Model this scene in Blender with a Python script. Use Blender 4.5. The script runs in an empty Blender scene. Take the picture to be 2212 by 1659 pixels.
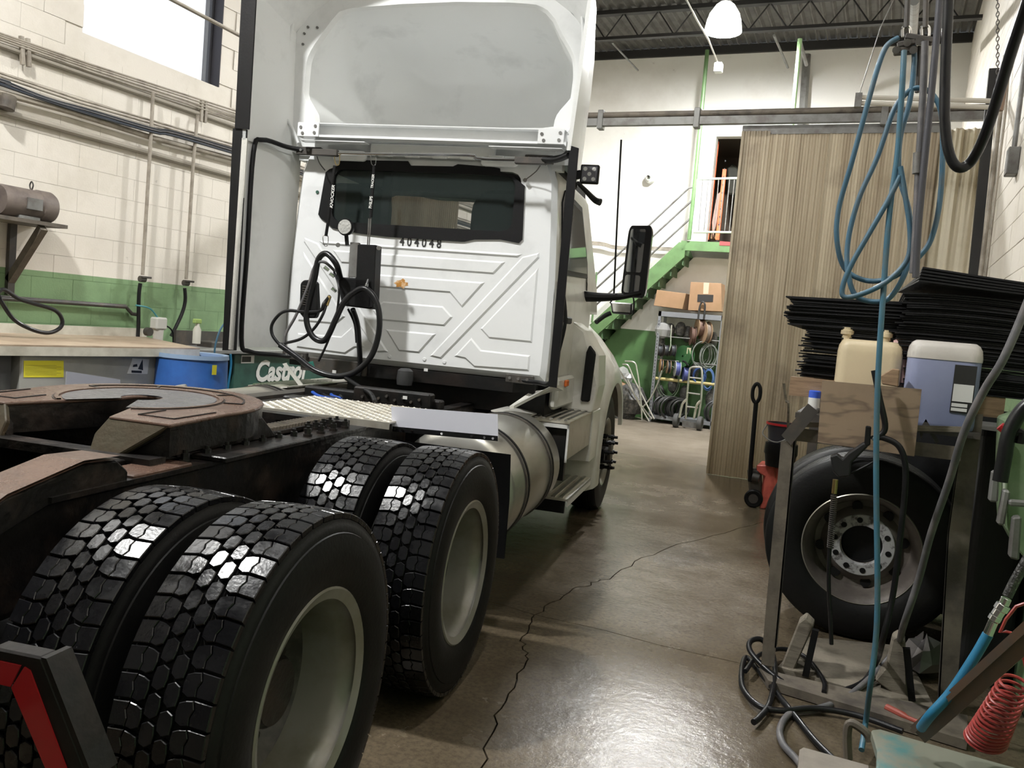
import bpy, bmesh, math, random
from math import sin, cos, pi, sqrt, radians
from mathutils import Vector, Matrix
random.seed(7)
SC = bpy.context.scene
COL = SC.collection

# ------------------------------------------------------------ camera
F, PITCH, ROLL, YB, YT, CH = 1813.7251, 0.0708551, 0.0877178, 0.4130894, 0.253908, 1.559531
def _basis():
    fw = Vector((0, cos(PITCH), -sin(PITCH))); r0 = Vector((1, 0, 0)); u0 = r0.cross(fw)
    r = r0*cos(ROLL)+u0*sin(ROLL); u = -r0*sin(ROLL)+u0*cos(ROLL)
    M = Matrix.Rotation(YB, 3, 'Z')
    return M@r, M@u, M@fw
CR, CU, CF = _basis()
CP = Vector((0, 0, CH))
cam = bpy.data.cameras.new('camera'); camo = bpy.data.objects.new('camera', cam); COL.objects.link(camo)
cam.sensor_width = 36; cam.lens = F/2212*36; cam.clip_start = .02; cam.clip_end = 200
m3 = Matrix((CR, CU, -CF)).transposed(); camo.matrix_world = Matrix.Translation(CP) @ m3.to_4x4()
SC.camera = camo
# measured directions: turn a point of the photo into a point of the room on a plane X=, Y= or Z=
def ray(x, y): return CF + CR*((x-1106)/F) - CU*((y-829.5)/F)
def AZ(x, y, z): d = ray(x, y); return CP + d*((z-CH)/d.z)
def AY(x, y, Y): d = ray(x, y); return CP + d*(Y/d.y)
def AX(x, y, X): d = ray(x, y); return CP + d*(X/d.x)
TROT = YB-YT
TM = Matrix.Translation(Matrix.Rotation(YB, 3, 'Z') @ Vector((-1.61739, 2.49449, 0))) @ Matrix.Rotation(TROT, 4, 'Z')
TI = TM.inverted()
def _tr(x, y):
    return TI @ CP, TI.to_3x3() @ ray(x, y)
def TX(x, y, X): o, d = _tr(x, y); return o + d*((X-o.x)/d.x)
def TY(x, y, Y): o, d = _tr(x, y); return o + d*((Y-o.y)/d.y)
def TZ(x, y, Z): o, d = _tr(x, y); return o + d*((Z-o.z)/d.z)

# ------------------------------------------------------------ light
w = bpy.data.worlds.new('world'); SC.world = w; w.use_nodes = True
w.node_tree.nodes['Background'].inputs[0].default_value = (.86, .92, 1, 1)
w.node_tree.nodes['Background'].inputs[1].default_value = 1.3
SC.view_settings.view_transform = 'Standard'; SC.view_settings.look = 'None'
SC.view_settings.exposure = .35; SC.view_settings.gamma = 1; SC.view_settings.use_curve_mapping = False
LAMPS = [((-2.75, 13.0, 6.38), 2100), ((-3.1, 7.4, 6.2), 340), ((-4.3, 1.5, 6.2), 1150), ((-.75, 1.9, 6.2), 230)]
def lamp_light(p, power):      # the glowing globe in the mouth of each reflector
    l = bpy.data.lights.new('high_bay_light', 'POINT'); l.shadow_soft_size = .165; l.energy = power
    l.color = (1.0, 1.0, .99)
    o = bpy.data.objects.new('high_bay_light', l); COL.objects.link(o); o.location = (p[0], p[1], p[2]-.04)
for p, e in LAMPS: lamp_light(p, e)

# ------------------------------------------------------------ materials
MATS = {}
def mat(name, col, rough=.5, metal=0, col2=None, scale=6, lo=.45, hi=.65, bump=0, bscale=40, rough2=None, spec=.5,
        stretch=None, trans=0, alpha=1, emis=0, coat=0, detail=6):
    if name in MATS: return MATS[name]
    m = bpy.data.materials.new(name); m.use_nodes = True; nt = m.node_tree; N = nt.nodes; L = nt.links
    b = N['Principled BSDF']; c4 = tuple(col)+(1,)
    b.inputs['Base Color'].default_value = c4; b.inputs['Roughness'].default_value = rough
    b.inputs['Metallic'].default_value = metal; b.inputs['Specular IOR Level'].default_value = spec
    b.inputs['Coat Weight'].default_value = coat
    if trans: b.inputs['Transmission Weight'].default_value = trans
    if alpha < 1: b.inputs['Alpha'].default_value = alpha
    if emis: b.inputs['Emission Color'].default_value = c4; b.inputs['Emission Strength'].default_value = emis
    if col2 or bump or rough2 is not None:
        tc = N.new('ShaderNodeTexCoord'); src = tc.outputs['Object']
        if stretch:
            mp = N.new('ShaderNodeMapping'); mp.inputs['Scale'].default_value = stretch; L.new(src, mp.inputs[0]); src = mp.outputs[0]
    if col2 or rough2 is not None:
        n = N.new('ShaderNodeTexNoise'); n.inputs['Scale'].default_value = scale; n.inputs['Detail'].default_value = detail; n.inputs['Roughness'].default_value = .62
        L.new(src, n.inputs['Vector'])
        r = N.new('ShaderNodeMapRange'); r.inputs[1].default_value = lo; r.inputs[2].default_value = hi; L.new(n.outputs[0], r.inputs[0])
        if col2:
            mx = N.new('ShaderNodeMix'); mx.data_type = 'RGBA'; mx.inputs[6].default_value = c4; mx.inputs[7].default_value = tuple(col2)+(1,)
            L.new(r.outputs[0], mx.inputs[0]); L.new(mx.outputs[2], b.inputs['Base Color'])
        if rough2 is not None:
            q = N.new('ShaderNodeMapRange'); q.inputs[3].default_value = rough; q.inputs[4].default_value = rough2
            L.new(r.outputs[0], q.inputs[0]); L.new(q.outputs[0], b.inputs['Roughness'])
    if bump:
        n2 = N.new('ShaderNodeTexNoise'); n2.inputs['Scale'].default_value = bscale; n2.inputs['Detail'].default_value = 4; L.new(src, n2.inputs['Vector'])
        bp = N.new('ShaderNodeBump'); bp.inputs['Strength'].default_value = bump; bp.inputs['Distance'].default_value = .01
        L.new(n2.outputs[0], bp.inputs['Height']); L.new(bp.outputs[0], b.inputs['Normal'])
    MATS[name] = m; return m

WHITE = mat('white_truck_paint', (.80, .81, .81), .22, col2=(.68, .69, .69), scale=3, lo=.55, hi=.8, coat=.3)
FWHITE = mat('fairing_white', (.76, .77, .76), .35, col2=(.55, .56, .55), scale=2.2, lo=.55, hi=.85)
CREAM = mat('dirty_side_white', (.62, .61, .56), .3, col2=(.42, .40, .35), scale=4, lo=.5, hi=.8, coat=.2)
BLACK = mat('black_rubber', (.006, .006, .0065), .5, bump=.1, bscale=60, spec=.22)
TYRE = mat('wet_tyre_rubber', (.005, .005, .006), .30, rough2=.17, scale=9, bump=.07, bscale=90, spec=.5)
SIDEW = mat('tyre_sidewall', (.0055, .0055, .0055), .55, bump=.1, bscale=80, spec=.25)
OILY = mat('oily_black_steel', (.009, .008, .0075), .34, col2=(.04, .025, .018), scale=7, lo=.5, hi=.75, rough2=.6, bump=.4, bscale=30)
CHASSIS = mat('dark_chassis', (.006, .006, .006), .45, col2=(.016, .012, .010), scale=5, bump=.2, bscale=30, spec=.3)
RUST = mat('greasy_rust', (.14, .085, .063), .22, col2=(.075, .045, .032), scale=5, lo=.4, hi=.7, rough2=.42, bump=.35, bscale=25)
RAMP = mat('worn_ramp_steel', (.07, .058, .035), .5, col2=(.07, .035, .014), scale=4, lo=.45, hi=.7, bump=.25, bscale=40)
GREASE = mat('greasy_plate', (.10, .10, .115), .22, col2=(.035, .03, .035), scale=9, lo=.5, hi=.72, bump=.6, bscale=22, stretch=(.4, 2, 1))
RIM = mat('grey_wheel_steel', (.27, .26, .235), .28, col2=(.19, .175, .135), scale=4, lo=.45, hi=.7, metal=.2)
CHROME = mat('bright_metal', (.75, .75, .74), .14, metal=1)
ALU = mat('dull_aluminium', (.62, .61, .57), .32, metal=.85, col2=(.36, .34, .30), scale=5, lo=.5, hi=.8)
ALU2 = mat('checker_aluminium', (.66, .63, .55), .38, metal=.55, col2=(.5, .46, .38), scale=6)
TANK = mat('tank_aluminium', (.52, .51, .46), .3, metal=.75, col2=(.34, .33, .29), scale=3, lo=.42, hi=.75, stretch=(1, .25, 1))
STEEL = mat('grey_steel', (.20, .20, .19), .5, metal=.3, col2=(.12, .11, .10), scale=6)
DKSTEEL = mat('dark_steel', (.05, .045, .04), .5, col2=(.10, .08, .06), scale=8, lo=.5, hi=.75)
BROWNST = mat('dirty_brown_steel', (.13, .11, .085), .65, col2=(.06, .05, .042), scale=5, bump=.2)
GLASS = mat('tinted_glass', (.03, .04, .038), .03, alpha=.62, spec=.5)
WIND = mat('green_glass', (.25, .42, .34), .03, alpha=.35, spec=.5)
MIRROR = mat('mirror_silver', (.62, .64, .64), .03, metal=1)
RED = mat('red_plastic', (.45, .02, .025), .3)
SALMON = mat('faded_red_paint', (.72, .16, .12), .45, col2=(.5, .08, .06), scale=6)
ORANGE = mat('orange_paint', (.75, .16, .05), .5, col2=(.55, .1, .03), scale=9)
AMBER = mat('amber_lens', (.7, .17, .04), .2)
GREEN = mat('green_steel_paint', (.12, .22, .09), .45, col2=(.095, .17, .07), scale=5)
DKGREEN = mat('dark_green_steel', (.05, .10, .045), .6, col2=(.09, .15, .07), scale=6)
PALEGREEN = mat('pale_green_enamel', (.13, .20, .10), .45, col2=(.20, .26, .16), scale=7, lo=.45, hi=.7)
CGREEN = mat('oil_cabinet_green', (.03, .095, .075), .4, col2=(.02, .06, .05), scale=5)
BLUE = mat('blue_plastic', (.035, .13, .42), .35, col2=(.03, .10, .33), scale=4)
HBLUE = mat('blue_hose', (.045, .12, .18), .45, col2=(.085, .125, .15), scale=9, lo=.45, hi=.7)
HBLUE2 = mat('light_blue_hose', (.02, .16, .29), .4)
HRED = mat('red_coil', (.28, .03, .025), .4)
HGREY = mat('grey_hose', (.10, .10, .105), .45, col2=(.16, .15, .15), scale=10)
HBLACK = mat('black_hose', (.008, .008, .009), .3, rough2=.5, scale=12, spec=.35)
YELLOW = mat('yellow_label', (.75, .68, .04), .45)
PAPER = mat('white_label', (.7, .7, .68), .5)
INK = mat('black_ink', (.02, .02, .02), .5)
LETTER = mat('letter_white', (.7, .7, .67), .5)
CARD = mat('cardboard', (.36, .22, .125), .75, col2=(.31, .19, .10), scale=3)
WOOD = mat('raw_wood', (.30, .20, .12), .75, col2=(.19, .12, .07), scale=6, stretch=(1, 1, 12), bump=.2)
PALEWOOD = mat('pale_timber', (.20, .175, .135), .75, col2=(.11, .095, .07), scale=7, stretch=(1, 1, 6), bump=.2)
JUG = mat('yellowed_jug', (.60, .50, .33), .45, col2=(.45, .36, .22), scale=5, lo=.5, hi=.75)
JUGB = mat('blue_liquid_jug', (.27, .30, .45), .4, col2=(.22, .25, .40), scale=2)
JUGW = mat('milky_jug', (.56, .53, .49), .45, col2=(.42, .39, .35), scale=5, lo=.5, hi=.75)
JUGP = mat('pink_jug', (.62, .40, .38), .45)
SHEET = mat('rubber_sheet', (.008, .008, .009), .55, bump=.2, bscale=20, spec=.3)
BENCH = mat('grey_bench_paint', (.36, .36, .33), .4, col2=(.28, .28, .25), scale=3)
BENCHTOP = mat('dirty_bench_top', (.42, .33, .24), .5, col2=(.25, .17, .11), scale=2.5, lo=.42, hi=.7)
BENCHEDGE = mat('cream_edge', (.58, .56, .48), .4, col2=(.42, .4, .33), scale=4)
CONDUIT = mat('grimy_conduit', (.38, .34, .28), .5, col2=(.22, .19, .15), scale=5)
CABLEBL = mat('dark_cable', (.03, .034, .04), .5)
CEIL = mat('roof_deck', (.115, .11, .10), .6, metal=.1, col2=(.07, .066, .06), scale=3)
JOIST = mat('joist_black', (.018, .017, .016), .6)
LENS = mat('lamp_glass', (.42, .42, .40), .2, bump=.6, bscale=70)
RACKG = mat('rack_grey', (.22, .23, .25), .5)
PLASTICB = mat('clear_bag', (.5, .5, .5), .15, alpha=.6)

def world_mat(name, build):
    m = bpy.data.materials.new(name); m.use_nodes = True; build(m.node_tree, m.node_tree.nodes, m.node_tree.links, m.node_tree.nodes['Principled BSDF']); return m
def _mr(N, L, src, a, b, c=0, d=1):
    r = N.new('ShaderNodeMapRange'); r.inputs[1].default_value = a; r.inputs[2].default_value = b; r.inputs[3].default_value = c; r.inputs[4].default_value = d; L.new(src, r.inputs[0]); return r.outputs[0]
def _mix(N, L, f, a, b):
    m = N.new('ShaderNodeMix'); m.data_type = 'RGBA'
    if hasattr(f, 'node'): L.new(f, m.inputs[0])
    else: m.inputs[0].default_value = f
    for i, v in ((6, a), (7, b)):
        if hasattr(v, 'node'): L.new(v, m.inputs[i])
        else: m.inputs[i].default_value = tuple(v)+(1,)
    return m.outputs[2]
def _noise(N, L, vec, s, d=6, r=.6):
    n = N.new('ShaderNodeTexNoise'); n.inputs['Scale'].default_value = s; n.inputs['Detail'].default_value = d; n.inputs['Roughness'].default_value = r; L.new(vec, n.inputs['Vector']); return n.outputs[0]
def wallpaint(white, dirt, green, zline=1.66):
    def f(nt, N, L, b):
        g = N.new('ShaderNodeNewGeometry'); s = N.new('ShaderNodeSeparateXYZ'); L.new(g.outputs['Position'], s.inputs[0])
        n = _noise(N, L, g.outputs['Position'], 1.1, 8, .65); n2 = _noise(N, L, g.outputs['Position'], 7, 8, .7)
        a = _mix(N, L, _mr(N, L, n, .5, .75), white, dirt); a = _mix(N, L, _mr(N, L, n2, .66, .74, 0, .55), a, tuple(c*.45 for c in dirt))
        gr = _mix(N, L, _mr(N, L, n, .4, .7), green, tuple(c*.62 for c in green)); gr = _mix(N, L, _mr(N, L, n2, .64, .74, 0, .6), gr, tuple(c*.35 for c in green))
        L.new(_mix(N, L, _mr(N, L, s.outputs['Z'], zline, zline+.004), gr, a), b.inputs['Base Color'])
        b.inputs['Roughness'].default_value = .5
        bp = N.new('ShaderNodeBump'); bp.inputs['Strength'].default_value = .35; bp.inputs['Distance'].default_value = .004
        L.new(_noise(N, L, g.outputs['Position'], 60, 5), bp.inputs['Height']); L.new(bp.outputs[0], b.inputs['Normal'])
    return f
WALLL = world_mat('painted_block', wallpaint((.76, .71, .63), (.62, .57, .48), (.225, .36, .18)))
WALLB = world_mat('painted_wall', wallpaint((.80, .79, .75), (.70, .68, .63), (.075, .165, .055)))
def floorf(nt, N, L, b):
    g = N.new('ShaderNodeNewGeometry'); P = g.outputs['Position']
    big = _noise(N, L, P, .55, 5, .55); mid = _noise(N, L, P, 2.6, 9, .68); fine = _noise(N, L, P, 45, 6, .7)
    c = _mix(N, L, _mr(N, L, mid, .28, .75), (.080, .062, .040), (.150, .120, .080))
    c = _mix(N, L, _mr(N, L, fine, .42, .62, 0, .55), c, (.045, .034, .022))
    c = _mix(N, L, _mr(N, L, big, .42, .66, 0, .5), c, (.06, .047, .033))
    c = _mix(N, L, _mr(N, L, fine, .66, .72, 0, .8), c, (.32, .27, .20))
    s = N.new('ShaderNodeSeparateXYZ'); L.new(P, s.inputs[0])
    dry = _mr(N, L, s.outputs['Y'], 9.5, 12.5)      # the far bay is drier and paler
    c = _mix(N, L, dry, c, _mix(N, L, _mr(N, L, mid, .35, .68), (.155, .13, .10), (.235, .20, .16)))
    L.new(c, b.inputs['Base Color'])
    b.inputs['Specular IOR Level'].default_value = .22; wet = _mr(N, L, big, .35, .65, .24, .08)
    mth = N.new('ShaderNodeMath'); mth.operation = 'ADD'; L.new(wet, mth.inputs[0]); L.new(_mr(N, L, mid, .3, .75, 0, .12), mth.inputs[1])
    m2 = N.new('ShaderNodeMath'); m2.operation = 'MAXIMUM'; L.new(mth.outputs[0], m2.inputs[0]); L.new(_mr(N, L, s.outputs['Y'], 9, 12, 0, .5), m2.inputs[1])
    L.new(m2.outputs[0], b.inputs['Roughness'])
    bp = N.new('ShaderNodeBump'); bp.inputs['Strength'].default_value = .12; bp.inputs['Distance'].default_value = .01; L.new(fine, bp.inputs['Height'])
    b2 = N.new('ShaderNodeBump'); b2.inputs['Strength'].default_value = .09; b2.inputs['Distance'].default_value = .03; L.new(_noise(N, L, P, 9, 4), b2.inputs['Height']); L.new(bp.outputs[0], b2.inputs['Normal'])
    L.new(b2.outputs[0], b.inputs['Normal'])
FLOOR = world_mat('wet_concrete', floorf)
def panelf(nt, N, L, b):
    g = N.new('ShaderNodeNewGeometry'); P = g.outputs['Position']
    mp = N.new('ShaderNodeMapping'); mp.inputs['Scale'].default_value = (9, 9, .25); L.new(P, mp.inputs[0])
    st = _noise(N, L, mp.outputs[0], 1.0, 8, .7); sp = _noise(N, L, P, 1.6, 6, .6)
    s = N.new('ShaderNodeSeparateXYZ'); L.new(P, s.inputs[0])
    c = _mix(N, L, _mr(N, L, st, .32, .7), (.40, .345, .25), (.20, .155, .10))
    c = _mix(N, L, _mr(N, L, sp, .56, .72, 0, .6), c, (.13, .10, .07))
    c = _mix(N, L, _mr(N, L, s.outputs['Z'], 1.0, .1, 0, .7), c, (.13, .095, .05))
    L.new(c, b.inputs['Base Color']); b.inputs['Roughness'].default_value = .42
    tr = N.new('ShaderNodeBsdfTranslucent'); L.new(c, tr.inputs[0]); ms = N.new('ShaderNodeMixShader'); ms.inputs[0].default_value = .2
    L.new(b.outputs[0], ms.inputs[1]); L.new(tr.outputs[0], ms.inputs[2]); L.new(ms.outputs[0], N['Material Output'].inputs[0])
FIBRE = world_mat('stained_fibreglass', panelf)
TARP = mat('cream_tarpaulin', (.62, .56, .42), .5, col2=(.50, .44, .31), scale=2)
def plyf(nt, N, L, b):
    tc = N.new('ShaderNodeTexCoord'); mp = N.new('ShaderNodeMapping'); mp.inputs['Scale'].default_value = (2.0, 2.0, 7); L.new(tc.outputs['Object'], mp.inputs[0])
    wv = _noise(N, L, mp.outputs[0], 1.3, 3, .5); w2 = N.new('ShaderNodeMath'); w2.operation = 'PINGPONG'; w2.inputs[1].default_value = .09; L.new(wv, w2.inputs[0])
    n = _noise(N, L, tc.outputs['Object'], 5)
    c = _mix(N, L, _mr(N, L, w2.outputs[0], .045, .088), (.26, .19, .125), (.15, .105, .07)); c = _mix(N, L, _mr(N, L, n, .5, .8, 0, .5), c, (.12, .09, .06))
    L.new(c, b.inputs['Base Color']); b.inputs['Roughness'].default_value = .7
PLY = world_mat('plywood_face', plyf)

# ------------------------------------------------------------ mesh helpers
class MB:
    def __init__(s): s.v = []; s.f = []
    def add(s, vs, fs):
        k = len(s.v); s.v += [Vector(p) for p in vs]; s.f += [tuple(i+k for i in f) for f in fs]; return s
    def box(s, c, d, M=None):
        x, y, z = (q/2 for q in d); c = Vector(c); vs = []
        for a in (-1, 1):
            for b in (-1, 1):
                for e in (-1, 1):
                    p = Vector((a*x, b*y, e*z)); p = (M @ p if M else p) + c; vs.append(p)
        return s.add(vs, [(0, 1, 3, 2), (4, 6, 7, 5), (0, 4, 5, 1), (2, 3, 7, 6), (0, 2, 6, 4), (1, 5, 7, 3)])
    def bb(s, a, b): # box by corners
        return s.box([(a[i]+b[i])/2 for i in range(3)], [abs(a[i]-b[i]) for i in range(3)])
    def bar(s, p, q, wd, h, up=(0, 0, 1)):
        p = Vector(p); q = Vector(q); d = (q-p); L_ = d.length; d.normalize(); up = Vector(up)
        x = d.cross(up)
        if x.length < 1e-4: x = d.cross(Vector((1, 0, 0)))
        x.normalize(); z = x.cross(d); M = Matrix((x, d, z)).transposed()
        return s.box((p+q)/2, (wd, L_, h), M)
    def prism(s, poly, vec):
        n = len(poly); a = [Vector(p) for p in poly]; b = [p+Vector(vec) for p in a]
        return s.add(a+b, [tuple(range(n-1, -1, -1)), tuple(range(n, 2*n))]+[(i, (i+1) % n, n+(i+1) % n, n+i) for i in range(n)])
    def cyl(s, p, q, r, n=20, r2=None, cap=True):
        p = Vector(p); q = Vector(q); d = (q-p).normalized(); x = d.orthogonal().normalized(); y = d.cross(x); r2 = r if r2 is None else r2
        vs = [p+(x*cos(2*pi*i/n)+y*sin(2*pi*i/n))*r for i in range(n)]+[q+(x*cos(2*pi*i/n)+y*sin(2*pi*i/n))*r2 for i in range(n)]
        fs = [(i, (i+1) % n, n+(i+1) % n, n+i) for i in range(n)]
        if cap: fs += [tuple(range(n-1, -1, -1)), tuple(range(n, 2*n))]
        return s.add(vs, fs)
    def lathe(s, prof, c=(0, 0, 0), ax='x', n=64, close=False, frame=None):
        c = Vector(c); vs = []
        for (a, r) in prof:
            for i in range(n):
                t = 2*pi*i/n
                if frame is not None: v = frame @ Vector((a, r*cos(t), r*sin(t)))
                elif ax == 'x': v = Vector((a, r*cos(t), r*sin(t)))
                elif ax == 'y': v = Vector((r*sin(t), a, r*cos(t)))
                else: v = Vector((r*cos(t), r*sin(t), a))
                vs.append(c+v)
        m = len(prof); fs = []
        for j in range(m if close else m-1):
            k = (j+1) % m
            for i in range(n): fs.append((j*n+i, j*n+(i+1) % n, k*n+(i+1) % n, k*n+i))
        return s.add(vs, fs)
    def tube(s, pts, r, n=10, smooth=True, closed=False, step=6, rr=None):
        P = [Vector(p) for p in pts]
        if smooth and len(P) > 2:
            Q = []; m = len(P)
            rng = range(m) if closed else range(m-1)
            for i in rng:
                p0 = P[(i-1) % m] if closed else P[max(i-1, 0)]; p1 = P[i]; p2 = P[(i+1) % m]; p3 = P[(i+2) % m] if closed else P[min(i+2, m-1)]
                for k in range(step):
                    t = k/step
                    Q.append(.5*((2*p1)+(p2-p0)*t+(2*p0-5*p1+4*p2-p3)*t*t+(3*p1-p0-3*p2+p3)*t**3))
            if not closed: Q.append(P[-1])
            P = Q
        m = len(P); vs = []; fs = []; x = None
        for i, p in enumerate(P):
            if closed: d = P[(i+1) % m]-P[i-1]
            else: d = P[min(i+1, m-1)]-P[max(i-1, 0)]
            if d.length < 1e-9: d = Vector((0, 0, 1))
            d.normalize()
            x = d.orthogonal().normalized() if x is None else (x-d*x.dot(d)).normalized()
            y = d.cross(x); rad = r if rr is None else rr(i/(m-1))
            for k in range(n): t = 2*pi*k/n; vs.append(p+(x*cos(t)+y*sin(t))*rad)
        for i in range(m if closed else m-1):
            j = (i+1) % m
            for k in range(n): fs.append((i*n+k, i*n+(k+1) % n, j*n+(k+1) % n, j*n+k))
        if not closed: fs += [tuple(range(n-1, -1, -1)), tuple((m-1)*n+k for k in range(n))]
        return s.add(vs, fs)
    def strip(s, A, B, closed=False):
        n = len(A); m = n if closed else n-1
        return s.add(list(A)+list(B), [(i, (i+1) % n, n+(i+1) % n, n+i) for i in range(m)])
    def mesh(s, name, m, smooth=False, bevel=0, seg=1, angle=35):
        me = bpy.data.meshes.new(name); bm = bmesh.new()
        vs = [bm.verts.new(p) for p in s.v]
        for f in s.f:
            try: bm.faces.new([vs[i] for i in f])
            except ValueError: pass
        bmesh.ops.remove_doubles(bm, verts=bm.verts, dist=1e-5)
        bmesh.ops.recalc_face_normals(bm, faces=bm.faces)
        if bevel:
            es = [e for e in bm.edges if len(e.link_faces) == 2 and e.calc_face_angle(0) > radians(30)]
            bmesh.ops.bevel(bm, geom=es, offset=bevel, segments=seg, profile=.5, affect='EDGES', clamp_overlap=True)
        bm.to_mesh(me); bm.free()
        if m: me.materials.append(m)
        if smooth:
            me.polygons.foreach_set('use_smooth', [True]*len(me.polygons)); me.set_sharp_from_angle(angle=radians(angle))
        return me
    def build(s, name, m, parent=None, smooth=False, bevel=0, seg=1, angle=35, center=False):
        off = Vector()
        if center and s.v:
            lo = Vector([min(p[i] for p in s.v) for i in range(3)]); hi = Vector([max(p[i] for p in s.v) for i in range(3)])
            off = Vector(((lo.x+hi.x)/2, (lo.y+hi.y)/2, lo.z)); s.v = [p-off for p in s.v]
        o = bpy.data.objects.new(name, s.mesh(name, m, smooth, bevel, seg, angle)); COL.objects.link(o); o.location = off
        if parent: o.parent = parent
        return o
def tag(o, label=None, cat=None, group=None, kind=None):
    if label: o['label'] = label
    if cat: o['category'] = cat
    if group: o['group'] = group
    if kind: o['kind'] = kind
    return o
def empty(name, label, cat, loc=(0, 0, 0), group=None, M=None):
    o = bpy.data.objects.new(name, None); COL.objects.link(o); o.empty_display_size = .1
    if M is not None: o.matrix_world = M
    else: o.location = loc
    return tag(o, label, cat, group)
def inst(name, mesh, parent=None, loc=(0, 0, 0), rot=(0, 0, 0)):
    o = bpy.data.objects.new(name, mesh); COL.objects.link(o); o.location = loc; o.rotation_euler = rot
    if parent: o.parent = parent
    return o
def copy_tree(o, parent=None):
    c = o.copy(); COL.objects.link(c)
    if parent: c.parent = parent
    for ch in list(o.children): copy_tree(ch, c)
    return c
def radial(poly, c, N=96, ph=0):
    out = []
    for k in range(N):
        a = 2*pi*k/N+ph; dx, dy = cos(a), sin(a); best = None
        for i in range(len(poly)):
            x1, y1 = poly[i][0]-c[0], poly[i][1]-c[1]; x2, y2 = poly[(i+1) % len(poly)][0]-c[0], poly[(i+1) % len(poly)][1]-c[1]
            ex, ey = x2-x1, y2-y1; den = dx*ey-dy*ex
            if abs(den) < 1e-12: continue
            t = (x1*ey-y1*ex)/den; u = (x1*dy-y1*dx)/den
            if t > 0 and -1e-9 <= u <= 1+1e-9: best = t if best is None else max(best, t)
        best = best or 0
        out.append((c[0]+dx*best, c[1]+dy*best))
    return out
def rrect(x0, x1, z0, z1, r, n=5):
    out = []
    for cx, cz, a in ((x1-r, z1-r, 0), (x0+r, z1-r, 90), (x0+r, z0+r, 180), (x1-r, z0+r, 270)):
        for i in range(n+1): t = radians(a+90*i/n); out.append((cx+r*cos(t), cz+r*sin(t)))
    return out
def inset(poly, d):
    n = len(poly); A = sum(poly[i][0]*poly[(i+1) % n][1]-poly[(i+1) % n][0]*poly[i][1] for i in range(n)); sg = 1 if A > 0 else -1
    out = []
    for i in range(n):
        p0, p1, p2 = Vector(poly[i-1]), Vector(poly[i]), Vector(poly[(i+1) % n])
        e1 = (p1-p0).normalized(); e2 = (p2-p1).normalized(); n1 = Vector((-e1.y, e1.x))*sg; n2 = Vector((-e2.y, e2.x))*sg
        b = (n1+n2); k = b.length_squared
        out.append(tuple(p1+b*(2*d/k) if k > .05 else p1+n1*d))
    return out
def text_mesh(name, body, size, M, m, parent=None, depth=.001, shear=0, bold=0, sx=1):
    cu = bpy.data.curves.new(name, 'FONT'); cu.body = body; cu.size = size; cu.extrude = depth; cu.shear = shear; cu.offset = bold
    cu.align_x = 'CENTER'; cu.align_y = 'CENTER'; cu.resolution_u = 3
    t = bpy.data.objects.new(name+'_t', cu); COL.objects.link(t); bpy.context.view_layer.update()
    me = bpy.data.meshes.new_from_object(t.evaluated_get(bpy.context.evaluated_depsgraph_get()))
    bpy.data.objects.remove(t); bpy.data.curves.remove(cu)
    me.name = name; me.materials.clear(); me.materials.append(m)
    me.transform(M @ Matrix.Diagonal((sx, 1, 1, 1)))
    o = bpy.data.objects.new(name, me); COL.objects.link(o)
    if parent: o.parent = parent
    return o
def frameM(o, x, y):
    x = Vector(x).normalized(); z = x.cross(Vector(y)).normalized(); y = z.cross(x)
    M = Matrix((x, y, z)).transposed().to_4x4(); M.translation = Vector(o); return M
# ============================================================ ROOM
XL, XR, YF, YK, ZC = -6.75, .75, -5.0, 16.02, 7.04
def struct(o): return tag(o, kind='structure')
# floor: four cast slabs that meet at the cracks
fl = MB().bb((XL-.3, YF-.3, -.2), (XR+.3, YK+3, -.035)).build('floor', mat('crack_dirt', (.03, .025, .02), .9)); struct(fl)
node = AZ(1155, 1328, 0)
def wob(pts, n, amp, seed):
    rnd = random.Random(seed); out = []
    for i in range(len(pts)-1):
        a, b = Vector(pts[i]), Vector(pts[i+1]); d = (b-a); nn = Vector((-d.y, d.x, 0)).normalized()
        for k in range(n): out.append(a+d*(k/n)+nn*(rnd.uniform(-amp, amp) if (k or i) else 0))
    return out+[Vector(pts[-1])]
crA = wob([node, AZ(1240, 1272, 0), AZ(1310, 1250, 0), AZ(1420, 1190, 0), AZ(1580, 1145, 0), AZ(1645, 1128, 0), Vector((.4, 8.6, 0)), Vector((XR, 9.1, 0))], 7, .022, 1)
crB = [node, AZ(1300, 1360, 0), AZ(1430, 1395, 0), AZ(1592, 1431, 0), Vector((XR, 4.0, 0))]
crC = wob([node, AZ(1130, 1385, 0), AZ(1137, 1430, 0), AZ(1080, 1530, 0), AZ(1040, 1659, 0), Vector((-1.3, 1.2, 0)), Vector((-1.1, YF, 0))], 7, .016, 3)
crD = [node, AZ(1080, 1305, 0), Vector((XL, 4.32, 0))]
def slab(loop):
    P = [(p.x, p.y) for p in loop]; Q = inset(P, .0035)
    return MB().prism([(x, y, -.03) for x, y in Q], (0, 0, .03)).build('concrete_slab', FLOOR, fl)
c = Vector
slab(crA+[c((XR, YK, 0)), c((XL, YK, 0))]+list(reversed(crD[1:])))
slab(crB+[crA[-1]]+list(reversed(crA[1:-1])))
slab(crC+[c((XR, YF, 0))]+list(reversed(crB[1:])))
slab(crD+[c((XL, YF, 0))]+list(reversed(crC[1:])))
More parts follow.
